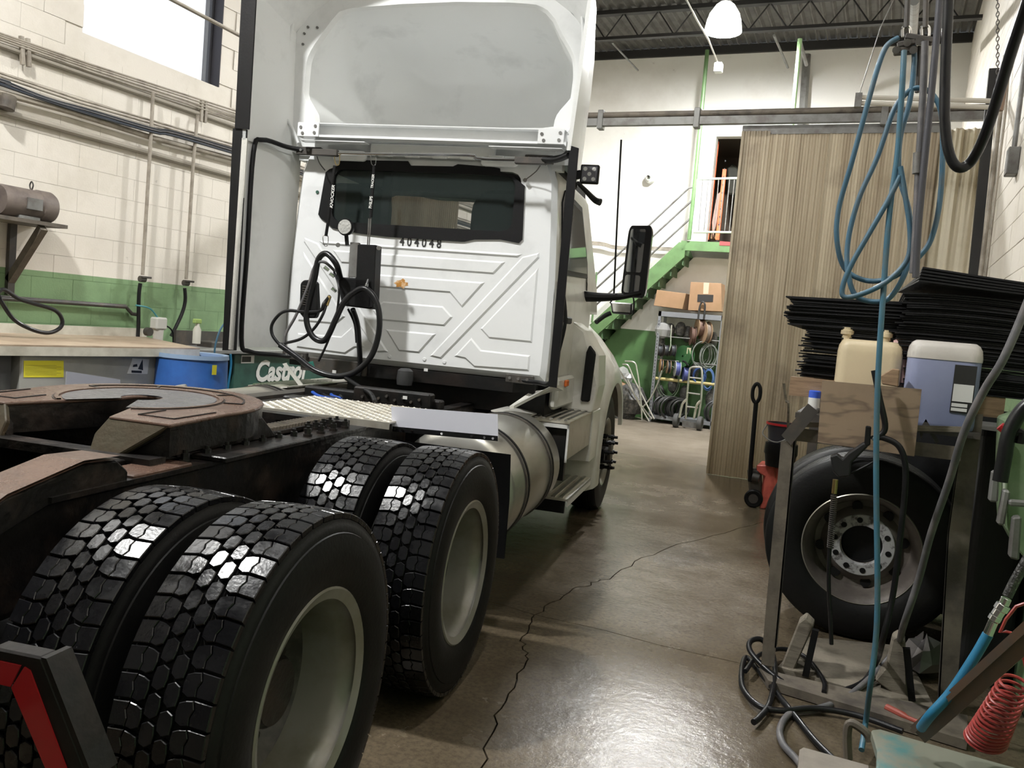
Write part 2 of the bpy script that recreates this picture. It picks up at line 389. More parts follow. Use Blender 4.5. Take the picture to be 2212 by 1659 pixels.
# debris line of dried dirt by the hand truck
# walls
WY0, WY1, WZ0, WZ1 = 5.33, 6.98, 3.79, 6.2
wl = MB()
for a, b in (((XL-.25, YF, 0), (XL-.012, WY0, ZC)), ((XL-.25, WY1, 0), (XL-.012, YK+.2, ZC)), ((XL-.25, WY0, 0), (XL-.012, WY1, WZ0)), ((XL-.25, WY0, WZ1), (XL-.012, WY1, ZC))): wl.bb(a, b)
wl = struct(wl.build('wall_left', WALLL))
BL, BH = .406, .2015
def block_mesh(L_, H, T=.012, g=.0018):
    return MB().bb((.009, g/2, g/2), (T, L_-g/2, H-g/2)).mesh('block', WALLL, bevel=.0008)
bm_full = block_mesh(BL, BH)
rnd = random.Random(5); rest = MB(); nb = 0
r = 0
while r*BH < ZC-.05:
    z = r*BH; y = YF-(BL/2 if r % 2 else 0)
    while y < YK:
        y0, y1, z1 = y, y+BL, z+BH
        inwin = y1 > WY0+.03 and y0 < WY1-.03 and z1 > WZ0+.03 and z < WZ1-.03
        if not inwin and z1 < ZC and y0 > YF:
            if 3.2 < y < 7.6 and .95 < z < 4.75 and not (y1 > WY0 and y0 < WY1 and z1 > WZ0 and z < WZ1):
                inst('concrete_block', bm_full, wl, (XL-.0125+rnd.uniform(0, .0009), y, z)); nb += 1
            else:
                yy0, yy1, zz0, zz1 = y0, min(y1, YK), z, z1
                if yy1 > WY0 and yy0 < WY1 and zz1 > WZ0 and zz0 < WZ1:
                    if yy0 < WY0 and yy1 > WY0 and zz0 > WZ0-.1: yy1 = WY0
                    elif yy1 > WY1 and zz0 > WZ0-.1: yy0 = WY1
                    if zz0 < WZ0 < zz1: zz1 = WZ0
                    elif zz0 < WZ1 < zz1: zz0 = WZ1
                rest.bb((XL-.012, yy0+.003, zz0+.003), (XL, yy1-.003, zz1-.003))
        y += BL
    r += 1
tag(rest.build('distant_blocks', WALLL, wl), kind='stuff')
# window in the left wall
wn = MB(); t = .05
for a, b in (((XL-.17, WY0, WZ0), (XL-.11, WY0+t, WZ1)), ((XL-.17, WY1-t, WZ0), (XL-.11, WY1, WZ1)), ((XL-.17, WY0, WZ0), (XL-.11, WY1, WZ0+.03)), ((XL-.17, WY0, WZ1-t), (XL-.11, WY1, WZ1))): wn.bb(a, b)
wn = struct(wn.build('window_1', mat('dark_window_frame', (.03, .03, .035), .5)))
MB().bb((XL-.145, WY0+.02, WZ0+.02), (XL-.14, WY1-.02, WZ1-.02)).build('window_pane', mat('clear_pane', (.9, .93, .95), .05, alpha=.12), wn)
MB().bb((XL-.24, WY1-.012, WZ0), (XL+.004, WY1+.001, WZ1)).build('side_reveal', mat('dark_reveal', (.035, .033, .04), .7), wn)
# right wall
wr = struct(MB().bb((XR+.012, YF, 0), (XR+.25, YK+.2, ZC)).build('wall_right', WALLL)); rest = MB()
bm_r = MB().bb((-.012, .003, .003), (0, BL-.002, BH-.002)).mesh('block', WALLL, bevel=.0015)
r = 0
while r*BH < ZC-.05:
    z = r*BH; y = YF-(BL/2 if r % 2 else 0)
    while y < YK:
        if y > YF and y+BL < YK and z+BH < ZC:
            if 4.9 < y < 9.3 and 1.0 < z < 4.6: inst('concrete_block', bm_r, wr, (XR+.0125-rnd.uniform(0, .003), y, z))
            else: rest.bb((XR, y+.003, z+.003), (XR+.012, y+BL-.003, z+BH-.003))
        y += BL
    r += 1
tag(rest.build('distant_blocks', WALLL, wr), kind='stuff')
# back wall with the upper doorway, wall behind the camera
DX0, DX1, DZ0, DZ1 = -3.31, -1.9, 3.28, 5.38
wb = MB()
for a, b in (((XL-.2, YK, 0), (DX0, YK+.2, ZC)), ((DX1, YK, 0), (XR+.2, YK+.2, ZC)), ((DX0, YK, 0), (DX1, YK+.2, DZ0)), ((DX0, YK, DZ1), (DX1, YK+.2, ZC))): wb.bb(a, b)
wb.bb((XL, YK-.05, 0), (XR, YK, 3.05))
wb = struct(wb.build('wall_back', WALLB))
st = MB()
for a, b in (((DX0-.9, YK+2.4, 3.1), (DX1+.3, YK+2.5, 5.6)), ((DX0-.95, YK+.2, 3.1), (DX0-.9, YK+2.5, 5.6)), ((DX1+.3, YK+.2, 3.1), (DX1+.35, YK+2.5, 5.6)), ((DX0-.95, YK+.2, 3.1), (DX1+.35, YK+2.5, 3.24)), ((DX0-.95, YK+.2, 5.5), (DX1+.35, YK+2.5, 5.6))): st.bb(a, b)
struct(st.build('wall_storeroom', mat('storeroom_dark', (.10, .075, .055), .8)))
struct(MB().bb((XL-.2, YF-.2, 0), (XR+.2, YF, ZC)).build('wall_front', mat('dark_shop_door', (.10, .09, .08), .6)))
# corrugated roof deck
P = .17; xs = []; x = XL-.2
while x < XR+.2:
    xs += [(x, 0), (x+.035, .045), (x+.115, .045), (x+.15, 0)]; x += P
A = [(x, YF-.1, ZC-.02+z) for x, z in xs]; B = [(x, YK+.02, ZC-.02+z) for x, z in xs]
ce = MB().strip(A, B); ce.bb((XL-.2, YF-.1, ZC+.06), (XR+.2, YK+.2, ZC+.2))
struct(ce.build('ceiling', CEIL))
struct(MB().bb((XL, YK-.06, ZC-.16), (XR, YK, ZC-.01)).build('trim_1', JOIST))
# partition of ribbed sheets hung from the track beam
pr = empty('ribbed_partition', 'tall stained beige ribbed fibreglass partition hanging from the long steel beam', 'partition', (-1.78, 10.05, 0))
def rib_panel(x0, x1, dy):
    pts = []; x = x0
    while x < x1-.01:
        pts += [(x, 0), (x+.012, -.012), (x+.032, -.012), (x+.044, 0)]; x += .062
    pts.append((x1, 0)); n = len(pts)
    f = MB().strip([(x+1.78, y+dy, .004) for x, y in pts], [(x+1.78, y+dy, 4.0) for x, y in pts])
    return f.build('ribbed_sheet', FIBRE, pr)
for i, (a, b) in enumerate(((-1.78, -1.46), (-1.47, -1.12), (-1.13, -.82), (-.83, -.42), (-.43, 0), (-.01, .28))): rib_panel(a, b, -.016*(i % 2)-(.05 if i == 0 else 0))
MB().bb((0, -.03, 3.97), (2.08, -.015, 4.07)).build('header_strip', STEEL, pr)
for xx in (.02, 2.04): MB().bb((xx-.02, .012, 0.02), (xx+.02, .05, 4.05)).build('edge_post', STEEL, pr)
lp = empty('left_ribbed_partition', 'second ribbed partition at the left wall, seen through the truck rear window', 'partition', (XL, 10.05, 0))
pts_ = []; x = 0
while x < 1.34: pts_ += [(x, 0), (x+.012, -.012), (x+.032, -.012), (x+.044, 0)]; x += .062
for a_ in range(2): MB().strip([(x*.5+a_*.67, y, .02) for x, y in pts_], [(x*.5+a_*.67, y, 4.0) for x, y in pts_]).build('ribbed_sheet', FIBRE, lp)
# beam
bmE = empty('track_beam', 'long grey steel track beam crossing the hall above the ribbed partition', 'beam', (0, 10.0, 4.07))
MB().bb((XL, -.04, .012), (XR, .04, .10)).build('lower_channel', STEEL, bmE)
MB().cyl((XL, 0, .14), (XR, 0, .14), .04, 14).build('upper_tube', BROWNST, bmE, smooth=True)
for px in (1297, 1505, 1910): p = AY(px, 255, 9.96); MB().bb((p.x-.035, -.055, -.03), (p.x+.035, .055, .2)).build('clamp', STEEL, bmE, bevel=.006)
# tarpaulin between partition and right wall
A = []; B = []; n = 40
rows = []
for j in range(12):
    z = .05+(4.02-.05)*j/11; rows.append([(.27+(.47)*i/n, 10.08+.03*sin(i*.5+z*.8)*(.25+.75*(z/4)**3)+.02*sin(i*1.3)*(z/4)**4, z) for i in range(n+1)])
tp_ = MB()
for j in range(11): tp_.strip(rows[j], rows[j+1])
tag(tp_.build('tarpaulin', TARP, smooth=True), 'cream tarpaulin hanging in folds between partition and right wall', 'tarpaulin')
# dark column and conduits at the right wall
a = AX(2140, 250, XR-.13)
tag(MB().bar(AY(2147, 150, 9.2), AY(2092, 700, 9.2), .085, .085).build('dark_column', JOIST), 'slim black steel column standing in front of the cream tarpaulin', 'column')
tag(MB().tube([AX(2172, 120, XR-.03), AX(2161, 239, XR-.03), AX(2114, 629, XR-.03)], .022, smooth=False).build('wall_conduit', CONDUIT, smooth=True), 'vertical grey conduit on the right wall beside the black column', 'conduit')
tag(MB().tube([AX(2183, 100, XR-.03), AX(2172, 239, XR-.03), AX(2125, 629, XR-.03)], .012, smooth=False).build('thin_wall_conduit', CONDUIT, smooth=True), 'thinner of the two vertical conduits on the right wall', 'conduit')
# joists
for k, Y in enumerate((13.95, 12.1, 10.2, 8.3)):
    lab = ['open-web roof joist nearest the back wall, behind the lit high bay lamp', 'second open-web roof joist from the back wall', 'third open-web roof joist from the back wall', 'fourth open-web roof joist from the back wall'][k]
    j = empty('roof_joist', lab, 'joist', (XL, Y, 6.52), 'open-web roof joists')
    W = XR-XL
    MB().bb((0, -.05, 0), (W, .05, .05)).build('bottom_chord', JOIST, j)
    MB().bb((0, -.06, .42), (W, .06, .49)).build('top_chord', JOIST, j)
    wm = MB().cyl((0, 0, .03), (.30, 0, .44), .012, 6).mesh('web', JOIST)
    for i in range(24):
        o = inst('web_rod', wm, j, (.3*i+.0, 0, 0) if i % 2 == 0 else (.3*i+.30, 0, 0), (0, 0, 0 if i % 2 == 0 else pi))
# lamps
for i, (p, e) in enumerate(LAMPS):
    lab = ['glowing high bay lamp below the roof joist in front of the back wall', 'high bay lamp over the front of the truck', 'high bay lamp behind and left of the truck cab', 'high bay lamp above the right-hand aisle behind the truck'][i]
    l = empty('high_bay_lamp', lab, 'lamp', p, 'high bay lamps')
    MB().lathe([(-.165, .275), (-.15, .278), (.012, .25), (.03, .24), (.09, .225), (.22, .14), (.26, .09)], ax='z', n=36).build('reflector', ALU if i else mat('glowing_acrylic', (1, 1, .97), .3, emis=2.2), l, smooth=True)
    MB().lathe([(.26, .001), (.26, .09), (.42, .085), (.44, .001)], ax='z', n=24).build('ballast_housing', STEEL, l, smooth=True)
    MB().cyl((0, 0, .44), (0, 0, ZC-p[2]-.03), .012, 8).build('hanger_rod', STEEL, l)
# rods, pipes and small fixtures under the roof
def pipe(name, label, pts, r, m, cat='pipe', group=None, smooth=False, n=10):
    return tag(MB().tube(pts, r, n, smooth=smooth).build(name, m, smooth=True), label, cat, group)
pipe('hanging_rod', 'bright slanting rod hanging beside the lit high bay lamp', [AY(1480, -8, 12.1), AY(1505, 42, 12.6), AY(1530, 85, 12.9), AY(1553, 140, 13.2)], .014, CHROME, 'rod')
tag(MB().box(AY(1552, 147, 13.2), (.12, .12, .14)).build('small_sensor_box', PAPER, bevel=.01), 'small white box at the end of the slanting rod', 'box')
pipe('slanting_bar', 'grey slanting bar below the roof joist above the truck', [AY(1322, 92, 13.9), AY(1378, 152, 15.2)], .016, STEEL, 'bar')
pipe('slanting_bar', 'grey slanting bar under the joist left of the green hanger', [AY(1672, 76, 13.9), AY(1702, 146, 15.2)], .02, STEEL, 'bar')
pipe('slanting_bar', 'grey slanting bar between green hanger and grey duct', [AY(1728, 90, 13.9), AY(1742, 140, 14.6)], .03, STEEL, 'bar')
pipe('green_hanger', 'pale green upright bar between the roof and the track beam', [AY(1728, 84, 13.9), AY(1713, 246, 13.9), AY(1640, 975, 13.9)], .035, mat('pale_green_bar', (.35, .55, .28), .5), 'bar')
pipe('grey_duct', 'grey upright duct beside the pale green bar on the back wall', [AY(1743, 118, 15.9), AY(1734, 246, 15.9), AY(1660, 870, 15.9)], .07, STEEL, 'duct')
pipe('ceiling_pipe', 'round pipe running along the roof above the right of the partition', [AY(1975, 0, 9), AY(1972, 95, 13.4)], .05, STEEL)
# white tube rail hung in front of the tarpaulin
rl = empty('light_rail', 'long pale tube rail hung level in front of the track beam at right', 'rail', AY(1855, 210, 8.6))
q0 = AY(1855, 210, 8.6); q1 = AY(2172, 219, 8.6)
for dz in (.0, -.055): MB().tube([(0, 0, dz), (q1-q0)+Vector((0, 0, dz))], .022, 8, smooth=False).build('tube', mat('pale_tube', (.55, .52, .45), .4), rl, smooth=True)
MB().box((0, 0, -.03), (.06, .06, .13)).build('end_cap', STEEL, rl)
MB().tube([(0, 0, .02), AY(1902, 60, 8.6)-q0, AY(1930, 0, 8.6)-q0], .005, 6, smooth=False).build('hanging_wire', STEEL, rl)
# chain hoist by the right wall
chn = empty('hoist_chain', 'rusty lifting chain hanging beside the right wall', 'chain', AY(2155, 190, 6.5))
c0 = AY(2155, 190, 6.5); c1 = AY(2155, -40, 6.5); lk = MB().tube([(0, 0, -.02), (.009, 0, 0), (0, 0, .02), (-.009, 0, 0)], .003, 5, closed=True, step=3).mesh('link', DKSTEEL)
nl = 26
for i in range(nl): inst('link', lk, chn, (c1-c0)*(i/nl), (0, 0, (i % 2)*pi/2))
MB().tube([(-.01, 0, 0), (-.02, 0, -.14), (.015, 0, -.17)], .012, 8).build('hook', DKSTEEL, chn, smooth=True)
MB().tube([(.03, 0, .06), (.02, 0, -.15)], .03, 8, smooth=False).build('wrapped_sleeve', mat('rusty_sleeve', (.25, .17, .12), .8), chn, smooth=True)
# box on the right wall
bx = empty('junction_box', 'grey junction box on the right wall near the big black hose', 'junction box', AX(2200, 350, XR))
MB().bb((-.08, -.07, -.1), (0, .07, .1)).build('housing', STEEL, bx, bevel=.006)
MB().cyl((-.04, 0, .1), (-.04, 0, 1.2), .018, 8).build('conduit', STEEL, bx, smooth=True)
tag(MB().prism([AX(2140, 640, XR-.02), AX(2178, 640, XR-.02), AX(2176, 608, XR-.02)], (-.012, 0, 0)).build('green_wall_plate', PALEGREEN), 'pale green triangular plate on the right wall above the black sheets', 'plate')

# ---------- left wall services
W = XL
def wp(x, y, off=.06): return AX(x, y, W+off)
def wl_(pts, a=3.5, b=7.0):   # carry a run of pipe on past both ends of the measured stretch
    d0 = (pts[0]-pts[1]).normalized(); d1 = (pts[-1]-pts[-2]).normalized(); d0.z = d1.z = 0; return [pts[0]+d0*a]+list(pts)+[pts[-1]+d1*b]
pipe('wall_pipe', 'thickest round pipe along the left wall below the dark cables', wl_([wp(-60, 182), wp(0, 200), wp(150, 241), wp(330, 298), wp(505, 344)]), .026, CONDUIT, 'pipe')
for k, (y0, y1) in enumerate(((72, 243), (76, 249), (80, 256), (85, 263))):
    pipe('upper_conduit', 'thin metal conduit in the upper row crossing the left wall under the window', wl_([wp(-40, y0-14), wp(200, y0+(y1-y0)*.40), wp(520, y1)]), .009, CONDUIT, 'conduit', 'upper row of wall conduits')
tr = pipe('conduit_shadow_strip', 'flat grey strip standing in for the shadow below the upper row of wall conduits', wl_([wp(-40, 84, .03), wp(505, 272, .03)]), .022, mat('rail_and_shadow_grey', (.32, .29, .24), .6), 'rail')  # grey strip modelled as the conduits' shadow on the wall
for k, (y0, y1) in enumerate(((156, 312), (163, 318))):
    pipe('lower_conduit', 'thin metal conduit in the lower row just above the dark cable bundle', wl_([wp(-40, y0-12), wp(165, y0+57), wp(505, y1)]), .010, CONDUIT, 'conduit', 'lower row of wall conduits')
for k in range(5):
    d = k*2.3+(k % 2)*1.2
    pipe('bundled_cable', 'dark cable in the sagging bundle along the left wall', wl_([wp(-60, 153+d, .10), wp(0, 171+d*1.3, .10), wp(100, 211+d*(.5+.3*(k % 3)), .10), wp(200, 239+d*(1.2-.25*(k % 2)), .10), wp(330, 277+d, .12), wp(505, 322+d*1.1, .12)]), .0085, (CABLEBL, HGREY, HBLACK, mat('navy_cable', (.03, .04, .06), .5), CABLEBL)[k], 'cable', 'sagging cable bundle on the left wall', smooth=True)
pipe('slim_rail', 'flat grey rail on the left wall below the thick pipe', wl_([wp(-40, 228, .03), wp(0, 240, .03), wp(500, 380, .03)]), .03, mat('rail_and_shadow_grey', (.32, .29, .24), .6), 'rail')
pipe('slanting_cable', 'grey cable crossing the left window from the roof to the truck', [AX(350, -12, -5.2)+(AX(350, -12, -5.2)-AX(520, 78, -5.2))*4, AX(520, 78, -5.2), AX(520, 78, -5.2)+(AX(520, 78, -5.2)-AX(350, -12, -5.2))*1.5], .016, CONDUIT, 'cable')
for (x0, y0, x1, y1, lab) in ((46, 78, 49, 140, 'pair of upright struts holding the conduits at the far left'), (436, 218, 434, 262, 'pair of upright struts holding the conduits next to the truck')):
    s_ = empty('conduit_strut', lab, 'bracket', wp(x0, y0, .05)); s0 = wp(x0, y0, .05)
    for dx in (0, .055): MB().bar((0, dx, 0), wp(x1, y1, .05)-s0+Vector((0, dx, 0)), .03, .03).build('strut', CONDUIT, s_)
for n_, (pts, lab) in enumerate((([(331, 200), (325, 310), (308, 594)], 'upright drop pipe with a valve, left of the pair'), ([(427, 248), (418, 345), (402, 603)], 'upright drop pipe with a valve, nearest the truck'))):
    d_ = empty('drop_pipe', lab, 'pipe', wp(*pts[-1], .1), 'drop pipes on the left wall'); o_ = wp(*pts[-1], .1)
    MB().tube([wp(*p, .1)-o_ for p in pts], .017, 10, smooth=False).build('pipe', CONDUIT, d_, smooth=True)
    MB().lathe([(-.03, .001), (-.03, .03), (.03, .03), (.03, .001)], c=(0, 0, -.04), ax='y', n=14).build('valve_body', DKSTEEL, d_, smooth=True)
    MB().box((.03, .02, -.02), (.02, .12, .02)).build('valve_handle', DKSTEEL, d_, bevel=.004)
    pth = [(303, 612), (300, 640), (299, 700), (297, 740)] if n_ == 0 else [(399, 622), (400, 650), (392, 680), (370, 726)]
    MB().tube([wp(*p, .1)-o_ for p in pth], .018, 10).build('drop_hose', HBLACK, d_, smooth=True)
# green band pipe
g = empty('oil_line', 'black oil line on the green band ending in an elbow', 'pipe', wp(0, 645, .05)); g0 = wp(0, 645, .05)
MB().tube([wp(*p, .05)-g0 for p in ((-60, 636), (0, 645), (130, 653), (272, 663), (285, 678), (300, 680))], .018, 10, smooth=False).build('line', DKSTEEL, g, smooth=True)
MB().tube([wp(*p, .05)-g0 for p in ((-60, 631), (0, 640), (272, 660))], .010, 8, smooth=False).build('thin_line', DKSTEEL, g, smooth=True)
pipe('looped_hose', 'black hose hanging in a loop over the grey bench', [AX(*p, -6.1) for p in ((-25, 590), (-3, 640), (3, 652), (30, 690), (70, 712), (105, 719), (130, 708), (134, 690), (118, 670), (70, 655), (40, 645), (10, 626), (-4, 632), (-20, 650))], .016, HBLACK, 'hose', smooth=True)
# wall shelf with electric motor
sh = empty('motor_bracket', 'dark welded steel wall bracket carrying the electric motor', 'bracket', AX(60, 500, W)); s0 = AX(60, 500, W)
zt = AX(120, 484, W+.35).z
def L3(dx, dy, z): return (dx, dy, z-s0.z)
MB().bb(L3(.012, -1.1, zt-.03), L3(.42, .05, zt)).build('top_plate', BROWNST, sh)
for yy in (-1.0, -.16):
    MB().bb(L3(.012, yy-.03, zt-.62), L3(.05, yy+.03, zt-.03)).build('upright', DKSTEEL, sh)
    MB().bar(L3(.03, yy, zt-.5), L3(.40, yy, zt-.05), .06, .06).build('brace', BROWNST, sh)
mo = empty('electric_motor', 'dusty brown electric motor on the wall bracket', 'motor', s0+Vector((.24, -.22, zt-s0.z+.13)))
MB().lathe([(-.22, .02), (-.22, .115), (-.2, .125), (.1, .125), (.105, .132), (.21, .132), (.235, .118), (.245, .06), (.245, .02)], ax='y', n=32).build('casing', mat('dusty_brown', (.16, .13, .11), .6, col2=(.10, .08, .07), scale=8), mo, smooth=True)
MB().bb((-.1, -.1, -.13), (.1, .08, -.10)).build('foot', STEEL, mo, bevel=.004)
MB().tube([(0, .06, .12), (.02, .06, .16), (0, .06, .19), (-.02, .06, .16)], .006, 6, closed=True).build('lifting_eye', DKSTEEL, mo)
MB().bb((.118, -.06, -.045), (.135, .07, .045)).build('name_plate', STEEL, mo)
cp = empty('compressor_pump', 'dirty finned compressor pump left of the electric motor', 'pump', s0+Vector((.24, -.70, zt-s0.z+.12)))
MB().lathe([(-.2, .02), (-.2, .11)]+[(-.19+.02*i, .12 if i % 2 else .09) for i in range(18)]+[(.18, .02)], ax='y', n=24).build('finned_body', mat('dusty_brown', (.1, .1, .1)), cp)
MB().bb((-.08, -.15, -.12), (.08, .15, -.09)).build('foot', DKSTEEL, cp)
MB().tube([(0, .18, .08), (.02, .1, .18), (-.05, -.1, .26), (-.1, -.4, .34)], .012, 8).build('hose', HBLACK, cp, smooth=True)
MB().lathe([(0, .001), (0, .03), (.03, .03), (.03, .001)], c=(.12, .12, .02), ax='x', n=14).build('gauge', RED, cp)
tag(MB().cyl(AX(12, 236, W+.10), AX(18, 206, W+.10), .065, 18).build('dark_canister', BROWNST, smooth=True, bevel=.006), 'dark round canister fixed under the pipes at the far left', 'canister')
# bench
bz = 1.12
P0, P1, P2, P3 = AZ(-150, 741, bz), AZ(432, 752, bz), AZ(312, 727, bz), AZ(-150, 714, bz)
P2.x = max(P2.x, XL+.05); P3.x = XL+.05
be = empty('oil_bench', 'grey steel tank bench with stained brown top and yellow label', 'bench', (P1.x, P1.y, 0)); o_ = Vector((P1.x, P1.y, 0))
MB().prism([p-o_ for p in (P0, P1, P2, P3)], (0, 0, -.012)).build('bench_top', BENCHTOP, be)
MB().prism([P0-o_+Vector((0, 0, -.012)), P1-o_+Vector((0, 0, -.012)), P1-o_+Vector((-.03, 0, -.012)), P0-o_+Vector((-.03, 0, -.012))], (0, 0, -.065)).build('front_edge', BENCHEDGE, be)
MB().prism([Vector((P3.x, P3.y, bz))-o_, Vector((P2.x-0.0, P2.y, bz))-o_, Vector((P2.x+.03, P2.y, bz))-o_, Vector((P3.x+.03, P3.y, bz))-o_], (0, 0, .08)).build('splash_back', BENCHEDGE, be)
B0 = AX(42, 850, P1.x-.12); B1 = AX(346, 850, P1.x-.12)
bf = MB(); bf.bb((B0.x-o_.x-1.1, B0.y-o_.y, .05), (B0.x-o_.x, B1.y-o_.y, bz-.07)); bf.build('tank_body', BENCH, be, bevel=.01)
MB().bb((B0.x-o_.x-1.1, B0.y-o_.y-1.8, .05), (B0.x-o_.x-.03, B0.y-o_.y-.05, bz-.07)).build('dark_cabinet', mat('bench_dark_panel', (.05, .05, .05), .5), be)  # near-black cabinet under the left end of the bench top
def quad_on(face_x, px, name, m, par, o, dx=.003):
    return MB().prism([AX(x, y, face_x)-o for x, y in px], (dx, 0, 0)).build(name, m, par)
fx = B0.x
quad_on(fx, [(51, 779), (137, 779), (137, 815), (51, 815)], 'yellow_label', YELLOW, be, o_)
for i in range(7): quad_on(fx+.003, [(54, 789+i*3.3), (54+(78 if i % 2 else 68), 789+i*3.3), (54+(78 if i % 2 else 68), 790+i*3.3), (54, 790+i*3.3)], 'print_line', mat('olive_ink', (.42, .38, .05), .5), be, o_, .001)
st_ = quad_on(fx, [(286, 774), (322, 776), (318, 808), (274, 807)], 'white_sticker', PAPER, be, o_)
quad_on(fx+.003, [(284, 800), (306, 801), (306, 806), (284, 805)], 'sticker_band', INK, be, o_, .001)
quad_on(fx+.003, [(298, 797), (308, 776), (309, 800)], 'sticker_fin', INK, be, o_, .001)
quad_on(fx+.003, [(288, 788), (296, 786), (297, 792), (287, 793)], 'sticker_text', INK, be, o_, .001)
pn = MB().prism([AX(x, y, fx+.15) for x, y in ((145, 802), (260, 820), (225, 1130), (120, 1130))], (-.01, 0, 0)); tag(pn.build('leaning_sheet', mat('bluegrey_sheet', (.33, .34, .39), .4)), 'blue-grey sheet leaning on the grey bench behind the coupling plate', 'sheet')
# drum
dz = 1.07; dc = (AZ(372, 764, dz)+AZ(476, 772, dz))/2+Vector((-.09, .05, 0))
dr = empty('blue_drum', 'blue plastic drum with yellow tag beside the grey bench', 'drum', (dc.x, dc.y, 0))
MB().lathe([(.13, .001), (.13, .27), (.16, .285), (.42, .292), (.44, .30), (.46, .292), (.74, .292), (.76, .30), (.78, .292), (1.02, .285), (1.06, .28), (1.07, .265), (1.05, .255), (1.04, .001)], ax='z', n=48).build('shell', BLUE, dr, smooth=True)
MB().lathe([(1.045, .245), (1.075, .25), (1.08, .29), (1.045, .295)], ax='z', n=48).build('rim_ring', mat('pale_blue', (.25, .35, .5), .4), dr, smooth=True)
MB().bb((-.3, -.3, 0), (.3, .3, .13)).build('pallet_base', PALEWOOD, dr)
fr = (CP-Vector((dc.x, dc.y, 0))); fr.z = 0; fr.normalize(); ang = math.atan2(fr.y, fr.x)+.62
MB().prism([(.298*cos(ang+a), .298*sin(ang+a), z) for a, z in ((-.07, .93), (.07, .93), (.07, 1.01), (-.07, 1.01))], (.003*cos(ang), .003*sin(ang), 0)).build('yellow_tag', YELLOW, dr)
# green oil cabinet with lettering
cx = -5.9
ca = empty('oil_cabinet', 'dark green oil cabinet with big white lettering behind the truck', 'cabinet', AX(600, 850, cx)); c0 = AX(600, 850, cx); c0.z = 0; ca.location = c0
ta = AX(507, 764, cx); tb = AX(745, 790, cx)
MB().bb((-.75, ta.y-c0.y, .05), (0, tb.y-c0.y, ta.z)).build('cabinet_body', CGREEN, ca, bevel=.01)
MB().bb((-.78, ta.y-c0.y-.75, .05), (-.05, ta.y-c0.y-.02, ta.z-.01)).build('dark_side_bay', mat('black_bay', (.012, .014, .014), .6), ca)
MB().bb((-.8, ta.y-c0.y-.8, ta.z), (.06, tb.y-c0.y, ta.z+.04)).build('cabinet_top', mat('grey_ledge', (.2, .2, .19), .5), ca, bevel=.006)
lc = AX(606, 803, cx)-c0
a0 = AX(556, 800, cx); a1 = AX(668, 812, cx)
text_mesh('lettering', 'Castrol', .30, frameM(lc+Vector((.004, 0, 0)), (0, 1, 0), (0, 0, 1)), LETTER, ca, .002, .2, .010, sx=.90)
lb = AX(534, 776, cx)-c0
MB().bb((.001, lb.y-.09, lb.z-.04), (.004, lb.y+.1, lb.z+.04)).build('maker_plate', PAPER, ca)
MB().bb((.004, lb.y-.08, lb.z-.028), (.006, lb.y+.05, lb.z+.028)).build('maker_badge', INK, ca)
# things on the cabinet and bench end
sp = empty('spray_bottle', 'white spray bottle with pale green trigger standing behind the bench end', 'bottle', AX(424, 742, -6.0)); k = .9
MB().lathe([(0, .001), (0, .038), (.13, .038), (.17, .02), (.19, .018), (.19, .001)], ax='z', n=18).build('bottle_body', mat('white_plastic', (.65, .63, .55), .4), sp, smooth=True)
MB().bb((-.02, -.05, .19), (.02, .04, .235)).build('trigger_head', mat('lime_plastic', (.35, .5, .15), .4), sp, bevel=.008)
ff = empty('air_filter_unit', 'pale filter regulator hanging by the drop pipe behind the bench', 'filter', AX(342, 712, W+.3))
MB().bb((-.05, -.07, 0), (.05, .07, .12)).build('filter_head', mat('grey_plastic', (.55, .54, .5), .4), ff, bevel=.015)
MB().lathe([(-.13, .02), (-.12, .045), (0, .05)], ax='z', n=18).build('filter_bowl', JUGW, ff, smooth=True)
MB().lathe([(0, .001), (0, .04), (.05, .04), (.05, .001)], c=(.04, -.18, -.02), ax='x', n=16).build('gauge', DKSTEEL, ff, smooth=True)
MB().tube([(0, -.02, .12), (0, -.12, .2), (0, -.28, .22)], .008, 8).build('air_line', mat('teal_line', (.05, .25, .28), .4), ff, smooth=True)
MB().tube([(0, .07, .05), (0, .18, -.02), (0, .2, -.25)], .008, 8).build('drain_line', HBLACK, ff, smooth=True)
tb_ = empty('tool_tray', 'black tool tray on top of the green oil cabinet', 'tray', AX(455, 765, -6.2)); t0 = AX(455, 765, -6.2)
MB().bb((-.2, -.3, 0), (.15, .75, .03)).build('tray_base', DKSTEEL, tb_)
MB().bb((-.2, -.3, .03), (-.17, .75, .22)).build('tray_back', DKSTEEL, tb_)
MB().bb((-.1, -.1, .03), (.1, .12, .13)).build('tool_block', DKSTEEL, tb_, bevel=.01)
pipe('blue_air_line', 'thin light blue air line dropping behind the black fairing edge', [AX(*p, -5.6) for p in ((492, 690), (476, 712), (466, 742), (463, 766))], .009, mat('dull_blue_line', (.05, .13, .2), .4), 'hose', smooth=True)
pipe('blue_air_line', 'light blue air line hanging in front of the green oil cabinet', [AX(*p, -5.6) for p in ((498, 765), (499, 790), (493, 832), (488, 870))], .010, HBLUE2, 'hose', smooth=True)
# ============================================================ TRUCK  (local frame: x right, y forward from the rear axle, z up)
TK = empty('semi_truck', 'white day-cab semi truck seen from behind, standing on the wet floor', 'truck', M=TM)
def V(*a): return Vector(a)
